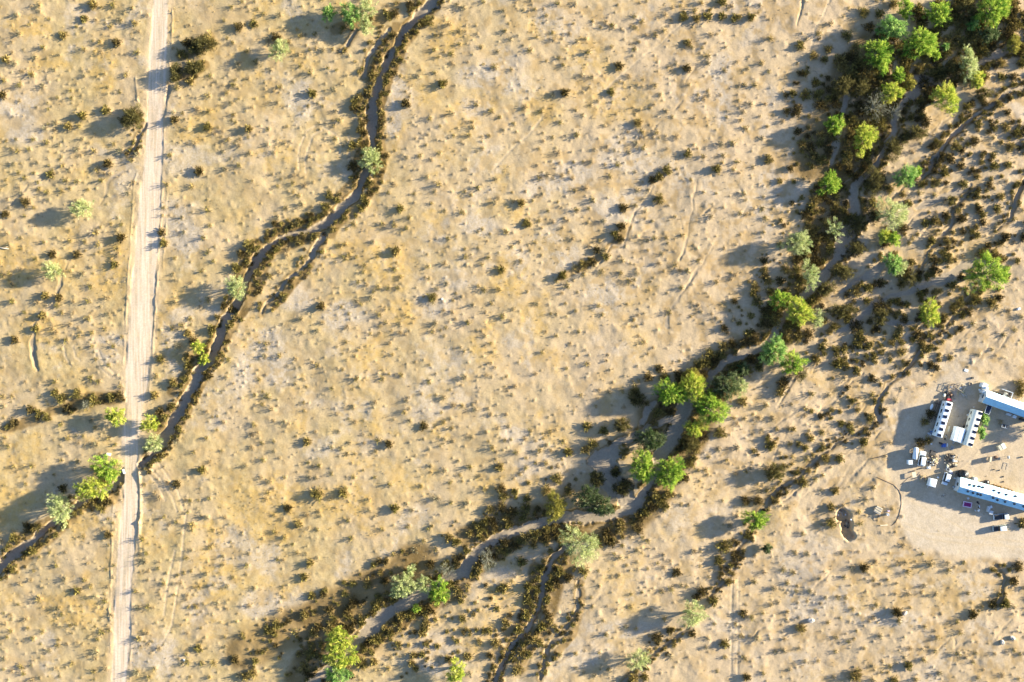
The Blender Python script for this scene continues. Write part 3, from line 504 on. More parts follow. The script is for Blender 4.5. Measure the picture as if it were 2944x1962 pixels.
L_(hsv.outputs[0], bs.inputs['Base Color']); bs.inputs['Roughness'].default_value = 1.0; bs.inputs['Specular IOR Level'].default_value = 0.1
bp = nd(t, 'ShaderNodeBump'); bp.inputs['Strength'].default_value = 0.55; bp.inputs['Distance'].default_value = 0.10
sm = nd(t, 'ShaderNodeMath', operation='MULTIPLY'); one = nd(t, 'ShaderNodeMath', operation='SUBTRACT'); one.inputs[0].default_value = 1; L_(a1.outputs[0], one.inputs[1])
L_(n_f, sm.inputs[0]); L_(one.outputs[0], sm.inputs[1]); L_(sm.outputs[0], bp.inputs['Height']); L_(bp.outputs[0], bs.inputs['Normal'])
me = npmesh('ground', np.stack([X, Y, Z], -1).reshape(-1, 3), F, [gm], smooth=True)
for nm, A in (('m1', A1), ('m2', A2), ('m3', A3)):
    at = me.color_attributes.new(nm, 'FLOAT_COLOR', 'POINT'); at.data.foreach_set('color', A.reshape(-1))
ground = link(bpy.data.objects.new('ground', me)); tag(ground, kind='structure')
# ------------------------------------------------------------------ vegetation
def leafmat(name, trans):
    m, t, bs = newmat(name)
    vc = nd(t, 'ShaderNodeVertexColor', layer_name='Col')
    df = nd(t, 'ShaderNodeBsdfDiffuse'); tr = nd(t, 'ShaderNodeBsdfTranslucent'); ms = nd(t, 'ShaderNodeMixShader'); ms.inputs[0].default_value = trans
    t.links.new(vc.outputs[0], df.inputs[0]); t.links.new(vc.outputs[0], tr.inputs[0])
    t.links.new(df.outputs[0], ms.inputs[1]); t.links.new(tr.outputs[0], ms.inputs[2])
    t.links.new(ms.outputs[0], t.nodes['Material Output'].inputs[0]); t.nodes.remove(bs)
    return m
M_leaf = leafmat('foliage', .4); M_brush = leafmat('dry_brush', .15)
def barkmat():
    m, t, bs = newmat('bark'); n = nd(t, 'ShaderNodeTexNoise'); n.inputs['Scale'].default_value = 9
    r = nd(t, 'ShaderNodeMix', data_type='RGBA'); r.inputs[6].default_value = (.30, .28, .20, 1); r.inputs[7].default_value = (.17, .15, .10, 1)
    t.links.new(n.outputs['Fac'], r.inputs['Factor']); t.links.new(r.outputs[2], bs.inputs['Base Color']); bs.inputs['Roughness'].default_value = .9
    return m
M_bark = barkmat()
PALC = { 'G': [(.27,.41,.055), (.08,.18,.025), (.47,.55,.10)], 'Y': [(.46,.50,.08), (.24,.34,.045), (.60,.58,.13)],
 'P': [(.44,.48,.20), (.25,.32,.12), (.58,.60,.30)], 'T': [(.24,.40,.10), (.11,.24,.06), (.42,.54,.18)],
 'K': [(.08,.12,.045), (.04,.065,.025), (.19,.22,.11)], 'D': [(.20,.20,.15), (.09,.10,.07), (.36,.35,.26)],
 'B': [(.105,.095,.035), (.05,.045,.02), (.22,.19,.07)],
 'O': [(.26,.25,.05), (.15,.14,.035), (.38,.33,.08)] }
def sprays(rg, P, D, ln, wd, up=0.0):
    """one quad per point P, long axis D"""
    n = len(P); D = D/np.linalg.norm(D, axis=1)[:, None]
    rnd = rg.normal(size=(n, 3)); Wv = np.cross(D, rnd); Wv /= np.linalg.norm(Wv, axis=1)[:, None]+1e-9
    l = (ln*(0.6+0.8*rg.random(n)))[:, None]; q = (wd*(0.6+0.8*rg.random(n)))[:, None]
    a = P-D*l*.5-Wv*q*.18; b = P-D*l*.5+Wv*q*.18
    c = P+D*l*.5+Wv*q*.5; d = P+D*l*.5-Wv*q*.5
    return np.stack([a, b, c, d], 1).reshape(-1, 3), np.arange(4*n).reshape(n, 4)
def pick(rg, pal, n, tone=None):
    pal = np.array(pal); u = rg.random(n) if tone is None else tone
    u = np.clip(u, 0, 1)
    c = np.where(u[:, None] < .5, pal[1]+(pal[0]-pal[1])*(u*2)[:, None], pal[0]+(pal[2]-pal[0])*(u*2-1)[:, None])
    return c*(0.8+0.4*rg.random(n))[:, None]
def tube(pts, rad, sides=6):
    V = []; F4 = []
    for i, (p, r) in enumerate(zip(pts, rad)):
        p = Vector(p); d = (Vector(pts[min(i+1, len(pts)-1)])-Vector(pts[max(i-1, 0)])).normalized()
        a = d.orthogonal().normalized(); b = d.cross(a)
        for s in range(sides):
            th = 2*math.pi*s/sides; V.append(tuple(p+a*r*math.cos(th)+b*r*math.sin(th)))
    for i in range(len(pts)-1):
        for s in range(sides):
            F4.append((i*sides+s, i*sides+(s+1) % sides, (i+1)*sides+(s+1) % sides, (i+1)*sides+s))
    return V, F4
def tubes_mesh(name, lst, mats, sides=6):
    V = []; F4 = []
    for pts, rad in lst:
        v, f = tube(pts, rad, sides); o = len(V); V += v; F4 += [tuple(i+o for i in q) for q in f]
    return npmesh(name, V, F4, mats, smooth=True)
TREES = {}
def tree(name, vx, vy, rx, ry, ty, label, cat='tree', dens=1.0, hk=1.08):
    rx *= MV*1.0; ry *= MV*1.0; rm = (rx+ry)/2; h = hk*rm+0.5
    x, y = V2(vx, vy, h*0.62)
    rg = np.random.default_rng(int(vx*7+vy*13))
    root = bpy.data.objects.new(name, None); root.empty_display_size = .5; link(root); root.location = (x, y, hz(x, y)); root.rotation_euler = (0, 0, 0)
    tag(root, label, cat); TREES[label] = (vx, vy)
    bush = ty in 'KOB' or name == 'dead_bush'
    nl = max(5, min(12, int(4+rx*ry*0.3)))
    ph = rg.random(4)*6.28
    def rim(th): return 1+.16*np.sin(2*th+ph[0])+.12*np.sin(3*th+ph[1])+.10*np.sin(5*th+ph[2])+.03*np.sin(8*th+ph[3])
    lobes = []
    for i in range(nl):
        u = math.sqrt((i+0.5)/nl)*.8; th = i*2.399963+rg.random()*0.9
        lobes.append((np.array([rx*u*math.cos(th), ry*u*math.sin(th), h*((0.35 if bush else 0.5)+0.35*(1-u*u))]), .5))
    nc = int((14+7.0*rx*ry)*dens*(1.5 if bush else 1)); nc = max(14, min(nc, 230))
    u = np.sqrt((np.arange(nc)+rg.random(nc))/nc); th = rg.random(nc)*6.2832; rr = u*rim(th)*(.9+.25*rg.random(nc))
    base = (0.30 if bush else 0.46); dome = np.sqrt(np.clip(1-u*u, 0, 1))
    cz = h*(base+(.98-base)*dome*(0.55+.45*rg.random(nc)))
    C = np.stack([rx*.93*rr*np.cos(th), ry*.93*rr*np.sin(th), cz], -1)
    CD = np.stack([np.cos(th)*(u+.15), np.sin(th)*(u+.15), .25+.55*dome], -1)+rg.normal(size=(nc, 3))*.25
    CD /= np.linalg.norm(CD, axis=1)[:, None]
    thin = ty in 'PD'; ks = {'P': 30, 'D': 12, 'K': 30, 'B': 26}.get(ty, 36)
    pl_ = (.45+.09*rm)*(.8 if bush else 1.15 if thin else 1)
    Cr = np.repeat(np.arange(nc), ks); n = len(Cr); tt = rg.random(n)*2-1
    P = C[Cr]+CD[Cr]*(tt*pl_)[:, None]+rg.normal(size=(n, 3))*((.14+.024*rm)*(1.2-.5*tt))[:, None]*np.array([1, 1, .8])
    D = CD[Cr]+rg.normal(size=(n, 3))*.42+np.array([0, 0, -.08])
    ct = .48+(rg.random(nc)-.5)*1.35; tone = ct[Cr]+(rg.random(n)-.5)*.5+.15*tt
    k = P[:, 2] > 0.1*h; P, D, tone = P[k], D[k], tone[k]
    ln, wd = {'P': (.50, .11), 'B': (.42, .09), 'D': (.55, .06), 'K': (.34, .17), 'O': (.36, .13)}.get(ty, (.54, .125))
    V, F4 = sprays(rg, P, D, ln, wd)
    cm = npmesh('crown', V, F4, [M_leaf], pick(rg, PALC[ty], len(F4), tone))
    link(bpy.data.objects.new('crown', cm), root)
    lst = []
    tb = 0.05+0.035*rm
    for (p, lr) in lobes:
        o = np.array([rg.normal()*.12, rg.normal()*.12, 0]); m = p*np.array([.45, .45, .55])+np.array([rg.normal()*.15, rg.normal()*.15, 0])
        lst.append(([tuple(o-np.array([0, 0, .5])), tuple(o+np.array([m[0]*.2, m[1]*.2, h*.12])), tuple(m), tuple(p), tuple(p*np.array([1.18, 1.18, 1.05]))], [tb, tb*.85, tb*.55, tb*.28, tb*.08]))
        if ty in 'PD' or rg.random() < .3:
            for _ in range(3 if ty in 'PD' else 1):
                q = p+rg.normal(size=3)*lr*.9; lst.append(([tuple(m), tuple((m+q)/2+rg.normal(size=3)*.1), tuple(q)], [tb*.4, tb*.28, tb*.06]))
    link(bpy.data.objects.new('trunk', tubes_mesh('trunk', lst, [M_bark])), root)
    return root
T = tree
# --- grove in the upper right corner
T('mesquite_tree', 2081,23,16,25,'G','narrow bright green tree touching the top edge, leftmost in the upper right grove')
T('mesquite_tree', 2154,33,27,27,'G','bright green tree near the top edge, between the narrow tree and the widest corner tree')
T('mesquite_tree', 2278,25,37,32,'G','widest green tree at the top edge of the upper right grove')
T('mesquite_tree', 2235,56,15,14,'T','small dark green tree tucked left below the widest corner tree')
T('mesquite_tree', 2271,80,21,20,'K','dull dark green tree directly below the widest corner tree', dens=.8)
T('palo_verde_tree', 2329,102,18,20,'O','olive yellow tree at the right end of the upper right grove', dens=.9)
T('mesquite_tree', 2049,66,32,26,'T','wide dull green tree above the tall yellowish green tree in the upper right grove')
T('mesquite_tree', 2018,127,28,38,'G','tall yellowish green tree on the left edge of the upper right grove')
T('mesquite_tree', 2113,102,38,31,'G','large round vivid green tree in the middle of the upper right grove', dens=1.15)
T('mesquite_tree', 2149,128,10,10,'G','tiny green tree just below right of the large round vivid green tree')
T('mesquite_tree', 2171,108,7,6,'T','smallest pale green tuft tree right of the large round vivid green tree')
T('palo_verde_tree', 2228,150,19,36,'P','long pale olive tree with drooping sprays on the right of the grove')
T('palo_verde_tree', 2245,183,14,20,'Y','yellowish lower companion of the long pale olive tree')
T('palo_verde_tree', 2171,227,34,28,'Y','broad olive yellow tree beside the sandy clearing below the grove', dens=.9)
T('mesquite_tree', 2063,172,15,14,'G','small green tree below the tall yellowish green tree')
T('palo_verde_tree', 2047,215,24,22,'Y','yellow green tree touching the bare grey tree')
T('palo_verde_tree', 2090,192,13,15,'O','faded olive tree between the small green tree and the sandy clearing', dens=.7)
T('dead_tree', 2012,244,27,36,'D','half dead grey green tree with bare pale branches beside the wash', dens=.55)
T('dead_tree', 2053,257,17,19,'D','bare grey dead tree with twigs only, right of the half dead one', dens=.45)
T('mesquite_tree', 1917,288,21,22,'G','lone round bright green tree on the left bank of the pale sand strip')
T('palo_verde_tree', 1987,318,25,33,'Y','upright yellow tree beside the narrow wash below the half dead tree')
T('mesquite_tree', 2080,405,25,24,'T','blue green tree beside the foot of the long eroded gully')
T('palo_verde_tree', 2104,396,10,11,'G','small light green tree against the blue green tree')
T('mesquite_tree', 1906,422,23,26,'G','bright green tree left of the pale sand strip, below the lone round tree')
T('palo_verde_tree', 2048,492,34,34,'P','largest pale straw green tree on the right bank of the wash', dens=.9)
T('palo_verde_tree', 2030,545,14,15,'Y','yellow green lower left branch tree of the largest pale tree')
T('palo_verde_tree', 2052,552,13,18,'G','light green tree hanging below the largest pale tree')
T('palo_verde_tree', 1832,560,29,27,'P','pale green spiky tree on the left bank, left of the sand channel')
T('dead_tree', 1918,527,18,27,'P','thin sparse beige tree at the edge of the sand channel', dens=.35)
T('palo_verde_tree', 1863,633,19,29,'P','pale feathery tree standing right on the sand channel bend', dens=.85)
T('mesquite_tree', 2050,606,20,22,'T','blue green tree right of the sand channel, below the largest pale tree')
T('palo_verde_tree', 2066,617,13,17,'P','pale mint tree touching the right side of the blue green tree')
T('mesquite_tree', 2268,630,53,36,'G','wide spreading bright green tree alone near the right edge')
T('mesquite_tree', 2133,718,25,26,'Y','round lemon green tree below left of the wide spreading tree')
T('mesquite_tree', 1792,690,22,21,'G','dark and bright green tree at the left of a row of three')
T('mesquite_tree', 1835,716,29,30,'Y','yellow green middle tree in the row of three')
T('palo_verde_tree', 1878,731,15,19,'P','thin pale tree at the right of the row of three', dens=.8)
T('mesquite_tree', 1777,807,31,29,'T','big green tree with blue green leaves above the tan slope')
T('mesquite_tree', 1822,834,26,26,'G','light green tree joined to the big blue green one')
T('mesquite_tree', 1540,903,36,27,'G','bright green tree beside the wash, left of the yellow topped tree')
T('mesquite_tree', 1593,893,29,32,'Y','yellow topped tree standing across the wash bed')
T('palo_verde_tree', 1588,860,18,12,'O','small olive tree just above the yellow topped tree')
T('mesquite_tree', 1634,939,35,36,'G','big yellow green tree right of the broad grey wash bed')
T('mesquite_tree', 1598,983,22,19,'Y','small yellow green tree under the big one right of the grey wash bed')
T('ironwood_bush', 1668,888,33,32,'K','wide dark green bush right of the yellow topped tree')
T('ironwood_bush', 1706,848,14,15,'K','small dark green bush at the upper tip of the wide dark bush')
T('palo_verde_tree', 1700,890,17,18,'P','pale green tree on the right side of the wide dark bush')
T('ironwood_bush', 1492,1013,32,26,'K','dark bush with grey leaf tips on the left of the grey wash bed')
T('mesquite_tree', 1476,1070,30,33,'G','left one of the twin bright green trees at the wash bend', dens=1.15)
T('mesquite_tree', 1539,1087,28,40,'G','right one of the twin bright green trees at the wash bend', dens=1.15)
T('ironwood_bush', 1348,1142,26,26,'K','dark bush with pale leaf tips below the sandy bay')
T('ironwood_bush', 1380,1163,28,25,'K','dark bush with a green right side at the end of the sandy bay')
T('palo_verde_tree', 1275,1165,25,30,'O','olive yellow tree left of the dark bushes at the sandy bay')
T('palo_verde_tree', 1333,1254,43,38,'P','largest pale grey green tree, above the dark gully at bottom center', dens=1.1)
T('mesquite_tree', 1736,1196,25,24,'G','lone vivid green tree on the slope left of the camp')
T('palo_verde_tree', 1591,1411,27,28,'P','lone light green tree with a long shadow in the lower right field')
T('palo_verde_tree', 1466,1518,24,24,'P','pale spiky tree close to the bottom edge, right of center', dens=.8)
T('palo_verde_tree', 928,1346,27,27,'P','pale sparse tree over the lower wash, left of the deep green one')
T('palo_verde_tree', 972,1345,20,20,'P','pale tree squeezed between the sparse one and the deep green one')
T('palo_verde_tree', 945,1311,9,12,'P','thin pale sprig tree above the pale sparse tree')
T('mesquite_tree', 1009,1360,23,28,'G','deep green tree at the right end of the lower wash group')
T('mesquite_tree', 956,1398,8,8,'G','tiny green tree below the pale sparse tree on the lower wash')
T('mesquite_tree', 780,1470,30,26,'Y','bright yellow green tree at the bottom of the lower wash, upper half')
T('mesquite_tree', 782,1512,33,27,'Y','yellowest tree of the group near the bottom edge')
T('palo_verde_tree', 775,1548,30,20,'T','mint green tree cut by the bottom edge, below the yellowest one')
T('palo_verde_tree', 1048,1538,20,27,'Y','spiky yellow green tree alone near the bottom edge')
T('dead_bush', 1119,1288,18,28,'D','dark round bush with grey twig tips in the bend of the wash', 'bush', dens=.9)
T('dead_bush', 1027,1309,24,11,'D','low wide grey twiggy bush left of the sandy wash elbow', 'bush', dens=.8)
# --- along the dirt road and the left wash
T('mesquite_tree', 265,954,24,18,'Y','bright lime tree on the left edge of the dirt road')
T('palo_verde_tree', 342,972,18,20,'Y','yellow green tree on the right edge of the dirt road')
T('palo_verde_tree', 349,1020,20,19,'P','pale green tree beside the road above the wash crossing')
T('mesquite_tree', 246,1076,32,28,'G','green tree left of the road at the wash crossing, upper of the pair')
T('mesquite_tree', 214,1122,37,26,'Y','lime yellow tree at the wash crossing, lower of the pair')
T('palo_verde_tree', 140,1171,28,32,'P','straw green tree over the wash left of the lime pair')
T('palo_verde_tree', 456,799,14,14,'Y','small pale yellow tree on the left bank of the winding wash')
T('palo_verde_tree', 466,827,12,12,'Y','smaller pale yellow tree just below its twin on the winding wash')
T('palo_verde_tree', 189,479,23,21,'P','pale cream green tree alone at the upper left, left of the road')
T('palo_verde_tree', 120,623,23,19,'P','pale cream green tree nearest the left edge')
T('palo_verde_tree', 543,659,24,23,'P','pale yellow tree leaning over the winding wash')
T('palo_verde_tree', 851,367,24,27,'P','pale yellow tree standing in the winding wash near the tyre loops')
T('palo_verde_tree', 642,117,23,20,'P','pale green tree alone between the road and the top wash')
T('palo_verde_tree', 757,33,15,17,'T','leftmost pale tree of the clump beside the top of the winding wash')
T('palo_verde_tree', 808,35,22,25,'T','green tree in the middle of the clump beside the top wash')
T('palo_verde_tree', 843,22,24,22,'P','pale tree at the upper right of the clump beside the top wash')
T('palo_verde_tree', 842,60,18,18,'P','pale tree at the lower right of the clump beside the top wash')
T('dead_bush', 196,930,11,10,'D','small blackish dead bush in the brown thicket left of the road', 'bush')
T('dead_bush', 1763,1262,11,9,'K','small blackish bush alone on the sand right of the dry gully', 'bush')
T('citrus_bush', 2260,962,9,11,'T','bright green bush beside the cream trailer, upper half', 'bush', dens=1.6, hk=1.3)
T('citrus_bush', 2254,994,8,12,'T','bright green bush beside the cream trailer, lower half', 'bush', dens=1.6, hk=1.2)
T('mesquite_tree', 2385,985,20,18,'G','green tree just outside the right edge behind the long house')

# --- big dark brush clumps of the wash corridor
for vx_, vy_, rx_, ry_, lb_ in [
 (2222,28,26,28,'blackish thicket at the top edge between two green trees of the grove'), (2196,168,27,22,'dark thicket right of the large round vivid green tree, left of the long pale tree'),
 (2160,176,17,15,'small dark clump under the large round vivid green tree'), (2262,215,18,13,'dark clump right of the broad olive yellow tree'), (1979,205,20,22,'dark brown round brush clump at the left edge of the half dead tree thicket'),
 (1937,198,26,24,'golden brown rounded brush clump left of the half dead tree'), (2103,306,24,17,'long dark clump on the sand below the broad olive yellow tree'), (2074,322,15,12,'small dark clump left of the long dark clump'),
 (2052,345,22,26,'dark grey clump below right of the upright yellow tree'), (2011,415,25,31,'tall blackish clump beside the top of the straight sand strip'), (1968,514,26,24,'round black brown clump at the channel edge left of the largest pale tree'),
 (2008,498,15,15,'round dark clump between the black brown clump and the largest pale tree'), (1937,625,27,15,'oval dark brown clump right of the feathery channel bend tree'), (1968,570,22,13,'flat brown clump on the right bank above the oval dark clump'),
 (1900,664,24,14,'dark brown clump right above the row of three trees'), (1463,916,19,17,'dark brown clump left of the bright tree beside the wash'), (1428,978,21,14,'dark flat clump above the sandy bay'),
 (1373,1100,17,16,'round black clump in the middle of the sandy bay'), (1415,1085,11,11,'smaller round black clump in the sandy bay'), (1431,1121,22,18,'widest round black clump at the lower right of the sandy bay'),
 (1585,1020,20,16,'dark brown clump on the right bank beside the grey wash bed'), (2090,640,16,20,'olive brown clump right of the blue green channel tree'), (2022,729,21,19,'rusty brown round clump left of the lemon green tree'),
 (1935,713,33,14,'long low brown clump right of the row of three trees'), (1840,860,14,16,'golden clump right below the big tree on the tan slope'), (1780,1085,22,20,'dark clump on the slope above the lone vivid tree'),
 (306,270,23,25,'large olive clump touching the left side of the road at the upper left'), (405,168,14,22,'golden green clump on the right road edge at the upper left'), (447,155,20,17,'dark brown clump just right of the golden green road edge clump'), (470,104,26,19,'wide brown clump above right of the road edge clump')]:
    T('brush_clump', vx_, vy_, rx_, ry_, 'B', lb_, 'bush', hk=.8)
# --- shrubs
SP = {'olive': [(.175,.145,.04), (.085,.07,.025), (.31,.25,.075)], 'golden': [(.235,.18,.06), (.12,.09,.03), (.38,.29,.10)],
      'dark': [(.09,.068,.026), (.045,.035,.015), (.19,.14,.05)], 'grey': [(.17,.15,.09), (.10,.09,.055), (.27,.24,.14)],
      'pale': [(.27,.20,.11), (.17,.13,.07), (.40,.31,.16)]}
def shrub_arrays(rg, n, ln, wd):
    v = rg.normal(size=(n, 3)); v[:, 2] = np.abs(v[:, 2]); v /= np.linalg.norm(v, axis=1)[:, None]
    r = 0.25+0.85*rg.random(n)**.8; lob = 1+0.22*np.sin(np.arctan2(v[:, 1], v[:, 0])*3+rg.random()*6)+.12*np.sin(np.arctan2(v[:, 1], v[:, 0])*5+rg.random()*6)
    P = v*r[:, None]*lob[:, None]*np.array([1, 1, .78]); P[:, 2] += .02
    D = v+np.array([0, 0, .35])+rg.normal(size=(n, 3))*.35
    return sprays(rg, P, D, ln, wd)
SM = {}
for kname, pal in SP.items():
    SM[kname] = []
    for q in range(4):
        rg = np.random.default_rng(100+q+len(kname)*7)
        V, F4 = shrub_arrays(rg, 300, .46, .095)
        SM[kname].append(npmesh('shrub_'+kname, V, F4, [M_brush], pick(rg, pal, len(F4))))
order = sorted(range(len(shrubs)), key=lambda i: -shrubs[i][2])
vis = [i for i in order if abs(shrubs[i][0]) < 176 and abs(shrubs[i][1]) < 117.3]
indiv = set(vis[:296])
def colour_of(i):
    x, y, r, zn = shrubs[i]; u = hash((round(x*7), round(y*7))) % 100
    if zn == 3: return 'grey' if u < 25 else ('olive' if u < 40 else ('golden' if u < 72 else 'pale'))
    if zn == 0: return 'grey' if u < 30 else ('olive' if u < 65 else 'golden')
    return 'golden' if u < 24 else ('dark' if u < 58 else 'olive')
LM = [('the wide spreading green tree near the right edge',2268,630),('the lemon green tree',2133,718),('the row of three trees',1835,712),('the lone round green tree',1917,288),('the upright yellow tree',1987,318),
 ('the large round vivid green tree',2113,102),('the long pale olive tree',2230,160),('the broad olive yellow tree',2171,227),('the half dead grey tree',2012,244),('the widest top corner tree',2278,25),
 ('the tall yellowish tree in the upper grove',2018,127),('the blue green tree by the gully',2080,405),('the largest straw green tree',2048,492),('the pale spiky left bank tree',1832,560),('the feathery tree on the channel bend',1863,633),
 ('the big tree above the tan slope',1790,815),('the yellow topped wash tree',1593,893),('the wide dark green bush',1668,888),('the twin bright green trees',1507,1080),('the bushes at the sandy bay',1362,1150),('the largest grey green tree',1333,1254),
 ('the lone vivid tree left of camp',1736,1196),('the tree with the long shadow',1591,1411),('the pale spiky bottom tree',1466,1518),('the lower wash tree group',960,1350),('the yellow trees at the bottom',780,1500),('the spiky yellow bottom tree',1048,1538),
 ('the lime tree beside the road',265,954),('the wash crossing pair of trees',230,1100),('the straw green wash tree',140,1171),('the small pale winding wash trees',460,812),('the cream green upper left tree',189,479),('the pale left edge tree',120,623),
 ('the tree leaning over the wash',543,659),('the yellow tree by the tyre loops',851,367),('the lone pale tree beside the top wash',642,117),('the clump beside the top wash',820,40),('the camp water tank',2217,1090),('the white trailer with six panels',2170,960),
 ('the excavated pit',1943,1203),('the sandy wash elbow',1083,1283),('the bare trail at top center',1500,110),('the dry gully at center right',1430,540),('the top left road edge',360,110),('the sharp road bend of the wash',720,525),('the lower part of the dirt road',283,1372),
 ('the tyre ruts right of the road',400,1350),('the left thicket beside the road',200,925),('the gully below the dark gully bend',1240,1400),('the lower right corner',2340,1540),('the eroded line at upper right',2230,275),('the middle of the right edge',2340,480),('the gully left of camp',2017,930),
 ('the bottom center edge',1200,1550),('the field below the camp pad',2130,1400),('the lower right field center',1850,1450),('the upper left corner',20,20),('the center field',1150,500),('the lower center field',900,1150),('the top center field',1250,150)]
DIRS = ['right of','upper right of','above','upper left of','left of','lower left of','below','lower right of']
ORD = ['nearest','second nearest','third nearest','fourth nearest','fifth nearest','sixth nearest','seventh nearest','eighth nearest','ninth nearest','tenth nearest','eleventh nearest','twelfth nearest','thirteenth nearest','fourteenth nearest','fifteenth nearest','sixteenth nearest','farthest']
slots = {}
for i in indiv:
    x, y, r, zn = shrubs[i]; vx = x/MV+1176.5; vy = 784-y/MV
    j = min(range(len(LM)), key=lambda q: (LM[q][1]-vx)**2+(LM[q][2]-vy)**2)
    dx, dy = vx-LM[j][1], LM[j][2]-vy; k = int(round(math.degrees(math.atan2(dy, dx))/45)) % 8
    slots.setdefault((j, k, colour_of(i)), []).append((math.hypot(dx, dy), i))
labels = {}
for (j, k, cn), lst in slots.items():
    lst.sort()
    for q, (d, i) in enumerate(lst):
        cw = {'olive': 'olive', 'golden': 'golden brown', 'dark': 'dark brown', 'grey': 'grey green', 'pale': 'straw coloured'}[cn]
        if len(lst) == 1: labels[i] = f"{cw} shrub {DIRS[k]} {LM[j][0]}"
        else: labels[i] = f"{cw} shrub {DIRS[k]} {LM[j][0]}, {ORD[min(q, 16)]}"
for n, i in enumerate(sorted(indiv)):
    x, y, r, zn = shrubs[i]; cn = colour_of(i)
    o = bpy.data.objects.new('desert_shrub', SM[cn][i % 4]); link(o)
    o.location = (x, y, hz(x, y)-.04); o.rotation_euler = (0, 0, (i*1.7) % 6.28)
    o.scale = (r*(.9+.2*((i*37) % 10)/10), r*(.9+.2*((i*53) % 10)/10), (r*0.75 if zn else r*.75)*(.85+.3*((i*71) % 10)/10))
    tag(o, labels[i], 'shrub', 'desert shrubs dotted over the sand and wash banks')
# everything smaller is low scrub cover, beyond counting
VV = []; FF = []; CC = []; off = 0
for i, (x, y, r, zn) in enumerate(shrubs):
    if i in indiv: continue
    rg = np.random.default_rng(i+5000); n = int(40+110*min(r, 1.6)) if zn in (1, 2) else int(22+34*min(r, 1))
    V, F4 = shrub_arrays(rg, n, .55 if zn in (1, 2) else .75, .16 if zn in (1, 2) else .12)
    if zn in (0, 3): r *= 1.25
    sz = r*(.85 if zn in (0, 3) else .72)*(.7+.6*rg.random())
    V = V*np.array([r, r, sz])+np.array([x, y, hz(x, y)-.03]); VV.append(V); FF.append(F4+off); off += len(V)
    CC.append(pick(rg, SP[colour_of(i)], n))
so = bpy.data.objects.new('scrub_cover', npmesh('scrub_cover', np.concatenate(VV), np.concatenate(FF), [M_brush], np.concatenate(CC)))
link(so); tag(so, 'low scrub and brush covering the desert floor and wash banks', 'scrub', kind='stuff')
# dry grass tufts
rg = np.random.default_rng(77); n = 15000
gxp = (rg.random(n)*2-1)*184; gyp = (rg.random(n)*2-1)*124
ix = np.clip(np.searchsorted(gx, gxp)-1, 0, len(gx)-1); iy = np.clip(np.searchsorted(gy, gyp)-1, 0, len(gy)-1)
pr = (0.25+0.75*yel[iy, ix])*(1-flat[iy, ix])*(1-bed[iy, ix]); k = rg.random(n) < pr; gxp, gyp, ix, iy = gxp[k], gyp[k], ix[k], iy[k]
m = len(gxp); P = np.stack([gxp, gyp, Z[iy, ix]+.08], -1)
P = np.repeat(P, 5, 0)+rg.normal(size=(m*5, 3))*np.array([.13, .13, .03]); D = rg.normal(size=(m*5, 3))*.6+np.array([0, 0, .8])
V, F4 = sprays(rg, P, D, .30, .11)
go = bpy.data.objects.new('dry_grass', npmesh('dry_grass', V, F4, [M_brush], pick(rg, [(.36,.26,.11), (.22,.17,.08), (.50,.38,.17)], len(F4))))
link(go); tag(go, 'straw coloured dry grass tufts scattered over the sand', 'grass', kind='stuff')
# ------------------------------------------------------------------ the camp
def pm(name, col, rough=.6, metal=0.0, spec=.5, nscale=None, amp=.12, wave=None):
    m, t, bs = newmat(name)
    bs.inputs['Roughness'].default_value = rough; bs.inputs['Metallic'].default_value = metal; bs.inputs['Specular IOR Level'].default_value = spec
    tc = nd(t, 'ShaderNodeTexCoord'); n = nd(t, 'ShaderNodeTexNoise'); n.inputs['Scale'].default_value = nscale or 3.0; n.inputs['Detail'].default_value = 4
    t.links.new(tc.outputs['Object'], n.inputs['Vector'])
    mx = nd(t, 'ShaderNodeMix', data_type='RGBA'); mx.inputs[6].default_value = (*[c*(1-amp) for c in col], 1); mx.inputs[7].default_value = (*[min(1, c*(1+amp)) for c in col], 1)
    t.links.new(n.outputs['Fac'], mx.inputs['Factor']); t.links.new(mx.outputs[2], bs.inputs['Base Color'])
    if wave:
        wv = nd(t, 'ShaderNodeTexWave'); wv.bands_direction = wave[0]; wv.inputs['Scale'].default_value = wave[1]; t.links.new(tc.outputs['Object'], wv.inputs['Vector'])
        b = nd(t, 'ShaderNodeBump'); b.inputs['Strength'].default_value = .6; b.inputs['Distance'].default_value = .05; t.links.new(wv.outputs['Fac'], b.inputs['Height']); t.links.new(b.outputs[0], bs.inputs['Normal'])
    return m
W = pm('white_paint', (.66,.72,.76), .45, amp=.10); WM = pm('sky_tinted_metal_roofing', (.27,.50,.64), .42, .25, amp=.22, nscale=.9, wave=('X', 1.6))  # roofing and body whites carry the shaded faces' blue skylight in their colour
CR = pm('cream_paint', (.74,.71,.58), .5, amp=.06); GLS = pm('dark_glass', (.02,.025,.03), .08, amp=.1); PV = pm('solar_cell', (.012,.016,.035), .18, amp=.2)
ALU = pm('aluminium', (.6,.6,.6), .35, .6); BLK = pm('black_plastic', (.02,.02,.022), .5, amp=.3); RUB = pm('rubber', (.03,.03,.03), .85, amp=.3)
WOOD = pm('weathered_wood', (.40,.31,.20), .85, nscale=6, amp=.3); PLY = pm('pale_board', (.62,.53,.36), .8, amp=.12); RUST = pm('rusty_steel', (.16,.09,.05), .8, amp=.4)
RED = pm('red_plastic', (.50,.04,.05), .5); BLU = pm('blue_tarp', (.03,.09,.34), .5, amp=.3); PUR = pm('purple_fabric', (.22,.01,.12), .8, amp=.3); PNK = pm('pink_frame', (.68,.52,.62), .6)
